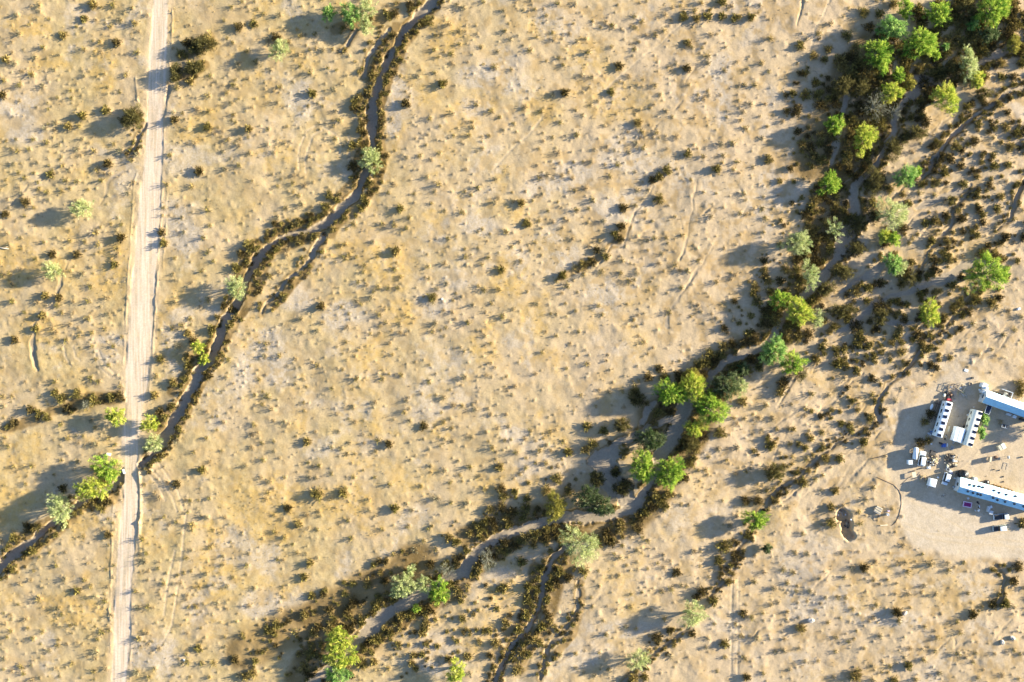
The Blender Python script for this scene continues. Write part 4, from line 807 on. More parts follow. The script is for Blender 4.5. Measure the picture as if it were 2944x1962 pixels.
TEAL = pm('grey_green_paint', (.30,.38,.37), .5); GREY = pm('grey_plastic', (.36,.38,.38), .6); DK = pm('dark_junk', (.05,.045,.04), .8, amp=.5); SKIRT = pm('pale_siding', (.55,.56,.55), .6, amp=.1, wave=('X', 1.5))
TERR = pm('terracotta', (.28,.10,.05), .8); LGR = pm('light_grey', (.55,.56,.56), .5); YLW = pm('faded_yellow', (.60,.50,.22), .7); BR = pm('brown_dirt_pile', (.15,.09,.055), 1, amp=.4); STO = pm('pale_stone', (.42,.38,.33), .9, amp=.2)
class MB:
    def __init__(s): s.bm = bmesh.new()
    def box(s, c, d, rz=0, taper=(1, 1), bev=0, rx=0, ry=0, sh=(0, 0)):
        r = bmesh.ops.create_cube(s.bm, size=1); vs_ = r['verts']
        for v in vs_:
            if v.co.z > 0: v.co.x = v.co.x*taper[0]+sh[0]/max(d[0], 1e-6); v.co.y = v.co.y*taper[1]+sh[1]/max(d[1], 1e-6)
            v.co.x *= d[0]; v.co.y *= d[1]; v.co.z *= d[2]
        if bev:
            es = list({e for v in vs_ for e in v.link_edges}); q = bmesh.ops.bevel(s.bm, geom=es, offset=bev, segments=2, affect='EDGES', profile=.6)
            vs_ = list({v for f in q['faces'] for v in f.verts} | {v for v in vs_ if v.is_valid})
        bmesh.ops.transform(s.bm, matrix=Matrix.Translation(c) @ Matrix.Rotation(rz, 4, 'Z') @ Matrix.Rotation(ry, 4, 'Y') @ Matrix.Rotation(rx, 4, 'X'), verts=vs_)
        return s
    def cyl(s, c, r, h, ax='Z', r2=None, seg=20, rz=0):
        q = bmesh.ops.create_cone(s.bm, cap_ends=True, segments=seg, radius1=r, radius2=r if r2 is None else r2, depth=h)
        m = Matrix.Translation(c) @ Matrix.Rotation(rz, 4, 'Z')
        if ax == 'X': m = m @ Matrix.Rotation(R(90), 4, 'Y')
        if ax == 'Y': m = m @ Matrix.Rotation(R(90), 4, 'X')
        bmesh.ops.transform(s.bm, matrix=m, verts=q['verts']); return s
    def sph(s, c, r, sc_=(1, 1, 1)):
        q = bmesh.ops.create_icosphere(s.bm, subdivisions=2, radius=r)
        bmesh.ops.transform(s.bm, matrix=Matrix.Translation(c) @ Matrix.Diagonal((*sc_, 1)), verts=q['verts']); return s
    def bar(s, a, b, w=.06):
        a, b = Vector(a), Vector(b); d = b-a; q = bmesh.ops.create_cube(s.bm, size=1)
        m = Matrix.Translation((a+b)/2) @ d.to_track_quat('X', 'Z').to_matrix().to_4x4() @ Matrix.Diagonal((d.length, w, w, 1))
        bmesh.ops.transform(s.bm, matrix=m, verts=q['verts']); return s
    def poly(s, pts, faces):
        vs_ = [s.bm.verts.new(p) for p in pts]
        for f in faces: s.bm.faces.new([vs_[i] for i in f])
        return s
    def torus(s, c, R1, r1, seg=18, sd=8):
        vs_ = []
        for i in range(seg):
            a = 2*math.pi*i/seg
            for j in range(sd):
                b = 2*math.pi*j/sd; q = R1+r1*math.cos(b); vs_.append(s.bm.verts.new((c[0]+q*math.cos(a), c[1]+q*math.sin(a), c[2]+r1*math.sin(b))))
        for i in range(seg):
            for j in range(sd):
                s.bm.faces.new([vs_[i*sd+j], vs_[((i+1) % seg)*sd+j], vs_[((i+1) % seg)*sd+(j+1) % sd], vs_[i*sd+(j+1) % sd]])
        return s
    def make(s, name, mat, parent=None, smooth=False):
        bmesh.ops.recalc_face_normals(s.bm, faces=s.bm.faces)
        me = bpy.data.meshes.new(name); s.bm.to_mesh(me); s.bm.free(); me.materials.append(mat)
        if smooth: me.polygons.foreach_set('use_smooth', np.ones(len(me.polygons), bool))
        return link(bpy.data.objects.new(name, me), parent)
def root(name, nx, ny, deg, label, cat, group=None, z=0.0, dz=0.0):
    """thing whose surveyed point (photo pixels) lies z metres above the ground; deg: turn from +x"""
    x, y = N2(nx, ny, z); o = bpy.data.objects.new(name, None); link(o); o.location = (x, y, hz(x, y)+dz); o.rotation_euler = (0, 0, R(deg))
    o.empty_display_size = .5; return tag(o, label, cat, group)
def single(name, nx, ny, deg, mb, mat, label, cat, group=None, z=0.0, dz=0.0, smooth=False):
    o = mb.make(name, mat, None, smooth); x, y = N2(nx, ny, z); o.location = (x, y, hz(x, y)+dz); o.rotation_euler = (0, 0, R(deg)); return tag(o, label, cat, group)
def wheels(rt, xs, ys, r=.36, w=.22):
    for x in xs:
        for y in ys:
            wh = MB().cyl((x, y, r), r, w, 'Y').make('wheel', RUB, rt, True); MB().cyl((x, y+(.02 if y > 0 else -.02), r), r*.55, w, 'Y').make('rim', ALU, wh)
def panels(rt, pts, roofz, L, Wd):
    """solar panels: positions surveyed in the photo, mounted on the roof of rt"""
    c = Vector(rt.location); a = rt.rotation_euler.z
    for nx, ny in pts:
        x, y = N2(nx, ny, roofz); dx, dy = x-c.x, y-c.y; u = dx*math.cos(a)+dy*math.sin(a); v = -dx*math.sin(a)+dy*math.cos(a)
        p = MB().box((u, v, roofz+.09), (L, Wd, .035)).make('solar_panel', PV, rt); MB().box((u, v, roofz+.05), (L+.06, Wd+.06, .04)).make('frame', ALU, p)
# travel trailer with six panels
rt = root('travel_trailer', 2714.6, 1206.5, 72.9, 'long white travel trailer with a flat roof carrying six black solar panels, blue shaded side', 'trailer', z=3.2)
MB().box((0, 0, 1.85), (12.5, 2.45, 2.6), bev=.22).make('body', W, rt, True)
MB().box((0, 0, .42), (12.0, 2.2, .28)).make('chassis', BLK, rt)
for u, ww in ((-4.6, .9), (-2.2, 1.3), (0.4, .9), (2.6, 1.3), (4.8, .8)):
    MB().box((u, 1.235, 2.05), (ww, .03, .7)).make('window', GLS, rt)
MB().box((-1.2, -1.235, 1.6), (.75, .03, 1.9)).make('door', LGR, rt)
MB().bar((6.2, .5, .45), (7.4, 0, .45), .12).bar((6.2, -.5, .45), (7.4, 0, .45), .12).make('hitch', BLK, rt)
MB().box((1.6, -.75, 3.22), (.6, .5, .18), bev=.04).make('vent_cover', LGR, rt)
wheels(rt, (-1.3, -.5), (-1.1, 1.1))
panels(rt, [(2727.8,1163),(2722,1180.7),(2716.5,1198.6),(2711,1216.5),(2705.4,1234.3),(2699.5,1251.6)], 3.15, .92, 1.42)
# barrel-roofed cream trailer
rt = root('barrel_roof_trailer', 2798, 1231.8, 73.1, 'cream trailer with a curved roof and six solar panels beside the green bushes', 'trailer', z=3.0)
L2 = 12.55; V = []; Fq = []; prof = []
for k in range(15):
    a = math.pi*k/14; prof.append((1.62*math.cos(a)*(abs(math.cos(a))**-.35 if abs(math.cos(a)) > .01 else 1), 2.15+1.0*math.sin(a)**.75))
prof = [(1.60, .55)]+[(max(-1.6, min(1.6, p[0])), p[1]) for p in prof]+[(-1.60, .55)]
mb = MB(); n = len(prof)
pts = [(L2/2*sg, p[0], p[1]) for sg in (-1, 1) for p in prof]
mb.poly(pts, [(i, i+1, n+i+1, n+i) for i in range(n-1)]+[tuple(range(n)), tuple(range(2*n-1, n-1, -1))]).make('body', CR, rt)
for u in (-4.8, -2.6, .2, 2.6, 4.9): MB().box((u, 1.615, 1.75), (1.0, .03, .6)).make('window', GLS, rt)
MB().box((0, 0, .42), (11.8, 2.4, .25)).make('chassis', BLK, rt)
MB().box((3.2, -1.615, 1.5), (.75, .03, 1.85)).make('door', LGR, rt)
wheels(rt, (-1.4, -.5), (-1.35, 1.35))
panels(rt, [(2818.3,1189),(2812.3,1207),(2806.5,1225),(2800.7,1242.5),(2795,1260.4),(2789.6,1278.4)], 3.1, .92, 1.42)
# box trailer
rt = root('box_trailer', 2757.3, 1250.6, 73.7, 'short white box trailer with a pale roof strip left of the cream trailer', 'trailer', z=2.6)
MB().box((0, 0, 1.55), (5.0, 3.15, 2.1), bev=.06).make('body', W, rt)
MB().box((0, -.05, 2.62), (4.7, .62, .03)).make('roof_strip', LGR, rt)
MB().box((0, 0, .40), (4.8, 2.6, .2)).make('chassis', BLK, rt); MB().bar((-2.4, .4, .42), (-3.4, 0, .42), .1).bar((-2.4, -.4, .42), (-3.4, 0, .42), .1).make('hitch', ALU, rt)
MB().box((2.51, .3, 1.5), (.03, 1.0, 1.7)).make('door', LGR, rt); wheels(rt, (-.4, .4), (-1.6, 1.6))
# long houses
def house(name, wx, wy, ang, L, Wd, frac, ez, rz_, label):
    """west end mid-point surveyed at eave height; the axis runs down-right"""
    x, y = N2(wx, wy, ez); a = R(ang); o = bpy.data.objects.new(name, None); link(o)
    o.location = (x+math.cos(a)*L/2, y+math.sin(a)*L/2, 0); o.rotation_euler = (0, 0, a); tag(o, label, 'house'); o.location.z = min(hz(x, y), hz(x+math.cos(a)*L*.3, y+math.sin(a)*L*.3))-.05
    h = L/2; w2 = Wd/2; ry_ = w2-Wd*frac; ov = .25
    MB().box((0, 0, ez/2), (L-.5, Wd-.5, ez-.02)).make('wall', SKIRT, o)
    gw = w2-.25
    for sg in (-1, 1):
        xx = sg*(h-.26); MB().poly([(xx, gw, ez-.01), (xx, -gw, ez-.01), (xx, ry_, rz_-.06), (xx-.1*sg, gw, ez-.01), (xx-.1*sg, -gw, ez-.01), (xx-.1*sg, ry_, rz_-.06)], [(0, 1, 2), (3, 5, 4), (0, 2, 5, 3), (1, 4, 5, 2), (0, 3, 4, 1)]).make('gable', SKIRT, o)
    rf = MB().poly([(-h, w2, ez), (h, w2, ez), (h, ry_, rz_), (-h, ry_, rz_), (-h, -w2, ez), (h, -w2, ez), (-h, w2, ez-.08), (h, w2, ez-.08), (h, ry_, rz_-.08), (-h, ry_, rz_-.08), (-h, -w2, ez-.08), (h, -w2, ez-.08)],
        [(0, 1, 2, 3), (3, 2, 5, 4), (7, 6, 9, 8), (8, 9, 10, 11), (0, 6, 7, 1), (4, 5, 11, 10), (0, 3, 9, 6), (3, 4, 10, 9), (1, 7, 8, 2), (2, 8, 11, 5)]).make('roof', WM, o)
    MB().box((0, ry_, rz_+.01), (L-.02, .22, .05)).make('ridge_cap', W, rf)
    k = 0; xx = -h+2.2
    while xx < h-1.5:
        if k % 3 == 1: MB().box((xx, -w2+.235, 1.05+.45), (.9, .03, 2.0)).make('door', LGR, o)
        else:
            wn = MB().box((xx, -w2+.235, 1.85), (1.3, .03, .8)).make('window', GLS, o); MB().box((xx, -w2+.225, 1.40), (1.5, .06, .06)).make('sill', W, wn)
        if k % 2 == 0:
            wn = MB().box((xx, w2-.235, 1.85), (1.3, .03, .8)).make('window', GLS, o); MB().box((xx, w2-.225, 1.40), (1.5, .06, .06)).make('sill', W, wn)
        xx += 2.9; k += 1
    MB().box((-h+.235, 0, 1.7), (.03, 1.1, .8)).make('window', GLS, o)
    def roofz(v): return rz_-(rz_-ez)*((v-ry_)/(w2-ry_) if v > ry_ else (ry_-v)/(ry_+w2))
    return o, roofz
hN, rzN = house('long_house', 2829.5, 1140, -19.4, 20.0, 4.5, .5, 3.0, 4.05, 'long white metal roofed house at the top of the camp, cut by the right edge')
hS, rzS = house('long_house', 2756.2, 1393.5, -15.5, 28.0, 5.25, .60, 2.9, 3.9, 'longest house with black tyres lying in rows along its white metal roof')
for (u, v) in ((3, .5), (-3.2, .7)): MB().cyl((u, v, rzN(v)+.2), .09, .45).make('vent_pipe', ALU, hN)
MB().cyl((-3, -.3, rzS(-.3)+.2), .1, .5).make('vent_pipe', ALU, hS)
ty0 = None; F0 = (2734, 1310); cs = Vector(hS.location); aS = hS.rotation_euler.z
tl = [(605,940),(760,975),(915,992),(1035,1025),(1405,1125),(1562,1197),(1792,1257),(2088,1312),(540,1157),(703,1207),(853,1243),(948,1270),(1347,1362),(1493,1435),(1735,1490),(2030,1555),(2330,1640)]
side_ = ['sunlit']*8+['shaded']*9; cnt = {'sunlit': 0, 'shaded': 0}
for (fx, fy), sd in zip(tl, side_):
    x, y = N2(F0[0]+fx/11.2, F0[1]+fy/11.2, 3.5); dx, dy = x-cs.x, y-cs.y; u = dx*math.cos(aS)+dy*math.sin(aS); v = -dx*math.sin(aS)+dy*math.cos(aS)
    if ty0 is None: o = MB().torus((0, 0, 0), .31, .13).make('tyre', RUB, None, True); ty0 = o
    else: o = ty0.copy(); link(o)
    o.location = (x, y, cs.z+rzS(v)+.12); sl_ = (-(3.9-2.9)/(2.625+.525) if sd == 'sunlit' else (3.9-2.9)/2.1)
    o.rotation_euler = (math.atan((rzS(v+.1)-rzS(v-.1))/.2), 0, aS); cnt[sd] += 1
    tag(o, f"black tyre on the {sd} roof slope, {ORD[cnt[sd]-1].replace(' nearest','').replace('nearest','first')} from the left end", 'tyre', 'tyres weighing down the long metal roof')
# boxes at the west end of the upper house
def boxy(name, nx, ny, deg, d, mat, label, cat, z=None, dz=0.0, lid=None, bev=.05):
    rt = root(name, nx, ny, deg, label, cat, z=d[2] if z is None else z, dz=dz)
    MB().box((0, 0, d[2]/2+.03), d, bev=bev).make('body', mat, rt)
    if lid: MB().box((0, 0, d[2]+.06), (d[0]*1.05, d[1]*1.05, .05)).make('lid', lid, rt)
    return rt
boxy('storage_shed', 2831, 1109, -25, (1.7,1.5,2.0), W, 'white square shed just above the left end of the upper long house', 'shed', lid=W)
boxy('utility_box', 2837, 1117.5, -20, (.9,1.0,2.7), W, 'white cabinet touching the upper corner of the upper long house', 'cabinet')
boxy('water_cooler', 2829, 1127, -20, (1.2,1.1,2.0), LGR, 'pale box cooler against the left end of the upper long house', 'cooler', lid=W)
boxy('grey_cabinet', 2826, 1138, -20, (.8,.9,1.6), GREY, 'grey cabinet lowest of the boxes by the upper long house', 'cabinet')
boxy('white_bucket', 2816.5, 1121, 0, (.5,.6,.6), W, 'small white crate left of the pale box cooler', 'crate')
# deck on the north side of the upper house
rt = root('deck', 2889, 1133, -19.4, 'small railed deck with white rails on the far side of the upper long house', 'deck', z=.9)
MB().box((0, 0, .5), (4.0, 2.3, .1)).make('floor', DK, rt)
MB().bar((-2, 1.15, 1.5), (2, 1.15, 1.5), .16).bar((2, 1.15, 1.5), (2, -1.0, 1.5), .16).make('rail', W, rt)
for x_, y_ in ((-2, 1.15), (0, 1.15), (2, 1.15), (2, -1.0), (-2, -1.0)): MB().bar((x_, y_, 0), (x_, y_, 1.5), .1).make('post', W, rt)
rt = root('garden_chair', 2888.5, 1135, -30, 'pale bulky chair standing on the railed deck', 'chair', z=1.0, dz=.56)
MB().box((0, 0, .35), (1.0, .9, .3), bev=.08).make('seat', CR, rt); MB().box((0, .5, .6), (1.0, .2, .7), bev=.06).make('backrest', CR, rt)
for a_, b_ in ((-.4, -.35), (.4, -.35), (-.4, .35), (.4, .35)): MB().bar((a_, b_, 0), (a_, b_, .3), .07).make('leg', WOOD, rt)
# ground-mounted solar array between house and cream trailer
rt = root('solar_array', 2840.5, 1178, 70.6, 'dark blue solar array with a white frame between upper house and cream trailer', 'solar array', z=2.3)
MB().box((0, 0, 2.25), (2.9, 1.6, .05)).make('solar_panel', PV, rt)
MB().bar((-1.5, -.85, 2.27), (1.5, -.85, 2.27), .09).bar((-1.5, .85, 2.27), (1.5, .85, 2.27), .09).bar((-1.5, -.85, 2.27), (-1.5, .85, 2.27), .09).make('frame', W, rt)
for x_ in (-1.4, 1.4):
    for y_ in (-.8, .8): MB().bar((x_, y_, 0), (x_, y_, 2.25), .08).make('post', ALU, rt)
boxy('air_conditioner', 2901, 1192, -19, (1.5,.8,1.0), LGR, 'white air conditioner beside the shaded wall of the upper long house', 'air conditioner')
boxy('washing_machine', 2916, 1198.5, -25, (1.1,.9,1.0), LGR, 'pale washing machine right of the air conditioner at the upper long house', 'washing machine', lid=W)
boxy('grill', 2938, 1207, -19, (1.2,.7,1.0), BLK, 'black barbecue grill at the right edge below the upper long house', 'grill', lid=DK)
# vehicles
def vehicle(name, nx, ny, deg, L, Wd, H, cabf, cabr, hood, mat, label, cat, roofm=None, hoodm=None, bed=None, z=1.2):
    """deg: heading. cabf/cabr: front/rear of the cabin as fractions from the rear; hood: bonnet height"""
    rt = root(name, nx, ny, deg, label, cat, z=z); x0 = -L/2; roofm = roofm or mat; hoodm = hoodm or mat
    MB().box((0, 0, .62), (L, Wd, .62), bev=.12).make('body', mat, rt, True)
    a, b = x0+cabr*L, x0+cabf*L
    if b < L/2-.3: MB().box(((b+L/2)/2, 0, hood), (L/2-b-.05, Wd*.94, .16), bev=.06, taper=(.9, .92)).make('bonnet', hoodm, rt, True)
    MB().box(((a+b)/2, 0, (H+.85)/2), (b-a, Wd*.92, H-.85), taper=(.72 if b < L/2-.3 else .95, .84), sh=(-.12, 0)).make('glasshouse', GLS, rt)
    MB().box(((a+b)/2-.1, 0, H), ((b-a)*.80, Wd*.80, .07), bev=.03).make('roof', roofm, rt, True)
    for sg in (-1, 1):
        MB().box((L/2-.02, sg*Wd*.36, .68), (.08, .3, .16)).make('headlight', LGR, rt); MB().box((-L/2+.02, sg*Wd*.40, .72), (.06, .18, .22)).make('tail_light', RED, rt)
        MB().box((b-.25, sg*(Wd/2+.08), 1.02), (.12, .18, .14)).make('mirror', BLK, rt)
    MB().box((L/2+.02, 0, .42), (.14, Wd*.94, .2), bev=.04).make('bumper', ALU, rt)
    if bed:
        MB().box(((x0+a)/2, 0, .96), (a-x0-.15, Wd*.82, .05)).make('cargo_bed', bed, rt)
    wheels(rt, (-L*.31, L*.32), (-Wd/2+.1, Wd/2-.1), .38)
    return rt
vehicle('white_van', 2653.5, 1320, 98-18, 5.0, 2.0, 2.0, .72, .02, 1.0, W, 'white van facing up beside the tank trailer', 'van', z=1.6)
v1 = vehicle('pickup_truck', 2879, 1486.5, 185, 4.9, 1.95, 1.75, .42, .04, 1.0, W, 'white topped pickup with black front near the tyre topped house', 'pickup truck', hoodm=BLK)
v2 = vehicle('parked_car', 2875, 1519.5, 186, 4.4, 1.9, 1.75, .66, .03, 1.0, TEAL, 'white roofed car with a dark front parked alone on the open gravel', 'car', roofm=W, hoodm=BLK)
v3 = vehicle('camper_pickup', 2723, 1378, 253, 4.2, 1.9, 1.9, .78, .02, 1.05, W, 'white pickup with a camper top facing down beside the tyre topped house', 'pickup truck', z=1.6)
# tank trailer
rt = root('tank_trailer', 2631.5, 1304, 82, 'white cylindrical tank trailer left of the white van', 'tank trailer', z=1.5)
MB().cyl((0, 0, 1.35), .78, 3.6, 'X', seg=28).sph((1.8, 0, 1.35), .78, (.35, 1, 1)).sph((-1.8, 0, 1.35), .78, (.35, 1, 1)).make('tank', W, rt, True)
MB().box((0, 0, .5), (3.9, 1.2, .12)).bar((1.9, 0, .5), (2.8, 0, .5), .1).make('chassis', BLK, rt); wheels(rt, (-.3,), (-.75, .75)); MB().cyl((.2, 0, 2.15), .22, .12).make('hatch', LGR, rt)
boxy('water_tote', 2617, 1329.5, 3, (1.35,1.45,1.5), W, 'white cube water tote below the tank trailer', 'water tank', lid=W, bev=.12)
# cargo trailer + propane ball
rt = root('cargo_trailer', 2681.5, 1388.5, 76, 'small white cargo trailer standing alone left of the camper pickup', 'trailer', z=2.0)
MB().box((0, 0, 1.25), (2.75, 2.45, 1.5), bev=.1).make('body', W, rt, True); MB().box((0, 0, .42), (2.6, 1.9, .14)).bar((-1.3, .5, .42), (-2.2, .5, .42), .12).make('chassis', ALU, rt); wheels(rt, (0,), (-1.15, 1.15), .32)
single('gas_bottle', 2693, 1372, 0, MB().cyl((0, 0, .4), .28, .7).sph((0, 0, .75), .28, (1, 1, .5)).cyl((0, 0, .95), .1, .15), W, 'round white gas bottle above the small cargo trailer', 'gas bottle', smooth=True)
# black water tank
rt = root('water_tank', 2774, 1365, 0, 'big black round water tank at the upper left corner of the tyre topped house', 'water tank', z=2.2)
MB().cyl((0, 0, 1.05), 1.45, 2.1, seg=40).make('tank', BLK, rt, True); MB().cyl((0, 0, 2.32), 1.45, .44, r2=.35, seg=40).make('dome', BLK, rt, True); MB().cyl((0, 0, 2.58), .22, .1).make('lid', LGR, rt)
boxy('chest_freezer', 2804.5, 1378, 75, (1.1,1.0,1.3), W, 'white chest freezer between water tank and black tub on the sunny wall', 'freezer', lid=W)
rt = root('black_tub', 2837.5, 1388, 0, 'black oval tub against the sunny wall of the tyre topped house', 'tub', z=.8)
MB().cyl((0, 0, .4), .8, .8, r2=.85, seg=24).make('basin', BLK, rt, True); MB().torus((0, 0, .8), .84, .05, 24, 6).make('rim', DK, rt, True)
for q, (px_, py_) in enumerate([(1350,935),(1440,965),(1500,985),(1580,1010),(1700,1045),(1815,1080),(1920,1120)]):
    rt = root('plant_pot', 2734+px_/11.2, 1310+py_/11.2, 0, f'terracotta plant pot along the sunny wall, {["first","second","third","fourth","fifth","sixth","last"][q]} from the tub', 'plant pot', 'potted plants along the sunny wall')
    MB().cyl((0, 0, .2), .2, .4, r2=.28, seg=14).make('pot', TERR, rt, True)
    rg = np.random.default_rng(q); V, F4 = shrub_arrays(rg, 60, .5, .2); V = V*.45+np.array([0, 0, .38]); link(bpy.data.objects.new('plant', npmesh('plant', V, F4, [M_leaf], pick(rg, SP['olive'], len(F4)))), rt)
# lower yard things
rt = root('sun_bed', 2780.5, 1451, -11, 'purple daybed with a pale pink frame in the shade below the tyre topped house', 'daybed', z=.5)
MB().box((0, 0, .42), (2.5, 1.3, .2), bev=.06).make('mattress', PUR, rt)
MB().box((0, .82, .45), (3.0, .28, .26)).box((0, -.82, .45), (3.0, .28, .26)).box((-1.38, 0, .45), (.24, 1.36, .26)).box((1.38, 0, .45), (.24, 1.36, .26)).make('frame', PNK, rt)
for a_, b_ in ((-1.35, -.8), (1.35, -.8), (-1.35, .8), (1.35, .8)): MB().bar((a_, b_, 0), (a_, b_, .33), .1).make('leg', PNK, rt)
def chair(nx, ny, deg, m, m2, label, s=1.0):
    rt = root('garden_chair', nx, ny, deg, label, 'chair', z=.5)
    MB().box((0, 0, .45*s), (.6*s, .6*s, .08)).make('seat', m, rt); MB().box((-.3*s, 0, .8*s), (.08, .6*s, .7*s), ry=R(-10)).make('backrest', m2, rt)
    for a_ in (-.25*s, .25*s):
        for b_ in (-.25*s, .25*s): MB().bar((a_, b_, 0), (a_, b_, .45*s), .05).make('leg', m2, rt)
chair(2813, 1456.5, 10, W, BLK, 'white and black chair nearest the right end of the purple daybed', 1.2)
chair(2812, 1467.5, -40, W, W, 'white chair below the white and black one', 1.2)
chair(2803.7, 1467.5, 60, LGR, W, 'small pale stool chair left of the white chair', .7)
chair(2810, 1444, 100, BLK, BLK, 'black chair by the shaded wall above the white and black one')
boxy('old_refrigerator', 2842.5, 1464, 80, (2.0,.9,.8), LGR, 'pale old refrigerator lying near the shaded wall of the tyre topped house', 'refrigerator')
boxy('grey_dryer', 2849, 1474, 80, (1.2,1.2,.9), GREY, 'grey metal dryer below the lying refrigerator', 'dryer', lid=LGR)
boxy('scrap_bin', 2848, 1458, 20, (1.0,.8,.7), W, 'small white bin above the lying refrigerator', 'bin')
rt = root('bicycle', 2692+20, 1424, 30, 'dark bicycle lying near the shaded corner of the tyre topped house', 'bicycle'); 
for x_ in (-.5, .5): MB().torus((x_, 0, .12), .33, .03, 20, 6).make('wheel', RUB, rt)
MB().bar((-.5, 0, .15), (.1, .35, .18), .04).bar((.1, .35, .18), (.5, 0, .15), .04).bar((-.5, 0, .15), (.15, -.05, .15), .04).make('frame', LGR, rt)
rt = root('bird_bath', 2782.5, 1433, 0, 'small pale bird bath on a post against the shaded wall', 'bird bath', z=.9); MB().cyl((0, 0, .45), .06, .9).make('post', LGR, rt); MB().cyl((0, 0, .93), .3, .1, r2=.4).make('basin', LGR, rt)
# junk yard between trailers
def heap(name, nx, ny, rx, ry, n, mats, label, cat, seed, hmax=.8, bars=.4):
    rg = random.Random(seed); rt = root(name, nx, ny, 0, label, cat); names = {}
    for q in range(n):
        th = rg.random()*6.28; d = math.sqrt(rg.random()); x_, y_ = rx*d*math.cos(th), ry*d*math.sin(th); m = rg.choice(mats); z_ = .15+rg.random()*hmax*(1-d*.7)
        mb = names.setdefault(m.name, (MB(), m))[0]
        if rg.random() < bars:
            an = rg.random()*3.14; l = .5+rg.random()*.9; mb.bar((x_-l*math.cos(an), y_-l*math.sin(an), z_*.4), (x_+l*math.cos(an), y_+l*math.sin(an), z_), .07)
        else: mb.box((x_, y_, z_/2+.1), (.25+rg.random()*.6, .2+rg.random()*.5, max(.2, z_)), rz=rg.random()*3, rx=(rg.random()-.5)*.5)
    pn = {'dark_junk': 'dark_scrap', 'white_paint': 'white_scrap', 'weathered_wood': 'lumber', 'rusty_steel': 'rusty_scrap', 'pale_board': 'board_scrap', 'light_grey': 'grey_scrap', 'black_plastic': 'black_scrap', 'faded_yellow': 'yellow_scrap', 'terracotta': 'red_scrap', 'aluminium': 'metal_scrap', 'grey_green_paint': 'green_scrap', 'blue_tarp': 'blue_scrap'}
    for k_, (mb, m) in names.items(): mb.make(pn.get(k_, 'scrap'), m, rt)
heap('scrap_heap', 2725, 1136, 1.5, 1.0, 26, [DK, DK, DK, RUST, BLK], 'black scrap heap above the head of the white trailer with six panels', 'scrap heap', 1, 1.1)
heap('scrap_heap', 2676, 1330, 1.8, 1.5, 34, [W, LGR, PLY, DK, WOOD], 'white and tan scrap heap right of the white van', 'scrap heap', 2, .8)
heap('scrap_heap', 2684, 1318, 1.2, 2.0, 24, [PLY, WOOD, DK, YLW], 'tan scrap heap reaching up right from the white one', 'scrap heap', 3, .8)
heap('scrap_heap', 2733, 1325, 2.4, 2.6, 44, [DK, DK, BLK, WOOD, PLY, LGR], 'dark scrap heap between the camp yards with pale bits in it', 'scrap heap', 4, 1.2)
heap('scrap_heap', 2724, 1320, 1.3, .8, 16, [BLK, DK], 'black scrap heap at the upper left of the dark one', 'scrap heap', 5, 1.2)
heap('wood_pile', 2653, 1371, 1.1, 1.6, 20, [RUST, WOOD, YLW, WOOD], 'brown pile of wooden frames left of the small cargo trailer', 'wood pile', 6, .9, .8)
heap('scrap_heap', 2676, 1243, 1.2, 1.0, 26, [TEAL, LGR, DK, BLU, ALU], 'bluish scrap heap against the shaded side of the six panel trailer', 'scrap heap', 7, 1.0)
heap('scrap_heap', 2612+63, 1264, .5, .5, 8, [DK, RUST], 'little dark scrap heap at the lower end of the six panel trailer', 'scrap heap', 17, .5)
heap('scrap_heap', 2668, 1322-2, .5, .9, 8, [DK, WOOD], 'narrow dark scrap heap against the right side of the white van', 'scrap heap', 18, .6)
rt = root('pipe_rack', 2692, 1180, 70, 'rack of rusty pipes on the shaded side of the white six panel trailer', 'pipe rack')
rgp = random.Random(5)
for q in range(9): MB().cyl((rgp.uniform(-.8, .8), -1.4+q*.34, .35+.1*(q % 2)), .06, 6.5+rgp.random()*2, 'X', seg=8, rz=rgp.uniform(-.06, .06)).make('pipe', RUST if q % 3 else DK, rt)
for x_ in (-2.2, 2.2): MB().box((x_, 0, .13), (.2, 3.2, .26)).make('beam', DK, rt)
single('oil_drum', 2712.5, 1137, 75, MB().cyl((0, 0, .4), .38, 1.0, 'X').sph((.5, 0, .4), .38, (.3, 1, 1)), CR, 'pale barrel lying against the black scrap heap', 'barrel', smooth=True)
single('kayak', 2678.5, 1170, 72, MB().sph((0, 0, .45), .55, (2.0, .85, .65)), W, 'white oval boat shell left of the rusty pipe rack', 'boat', smooth=True, z=.6)
single('red_crate', 2730, 1150, -12, MB().box((0, 0, .5), (1.5, .7, 1.0), bev=.08), RED, 'red crate at the upper end of the six panel trailer', 'crate', z=1)
single('metal_stand', 2739, 1152, -15, MB().bar((-.3, -.3, 0), (-.3, -.3, 1.3), .08).bar((.3, .4, 0), (.3, .4, 1.4), .08).bar((-.3, -.3, 1.3), (.3, .4, 1.4), .08), ALU, 'thin metal frame right of the red crate', 'frame')
single('board', 2726, 1233, 75, MB().box((0, 0, .15), (1.9, .75, .08), rx=.1), PLY, 'tan plywood board leaning beside the lower half of the six panel trailer', 'board')
chair(2719, 1252, 30, DK, LGR, 'dark chair at the lower right corner of the six panel trailer'); chair(2716, 1262, 80, DK, DK, 'black chair below the dark chair at the six panel trailer')
single('blue_tarp', 2712, 1280.5, 0, MB().box((0, 0, .35), (1.7, 1.5, .7), bev=.18, taper=(.6, .7)), BLU, 'crumpled blue tarp on the ground below the six panel trailer', 'tarp', smooth=True)
single('white_board', 2719, 1279, 85, MB().box((0, 0, .75), (1.1, .25, .06)), W, 'white board lying across the crumpled blue tarp', 'board')
single('black_box', 2702.5, 1274.5, -25, MB().box((0, 0, .35), (.9, .6, .7), bev=.05), BLK, 'black box between the blue tarp and the six panel trailer', 'box')
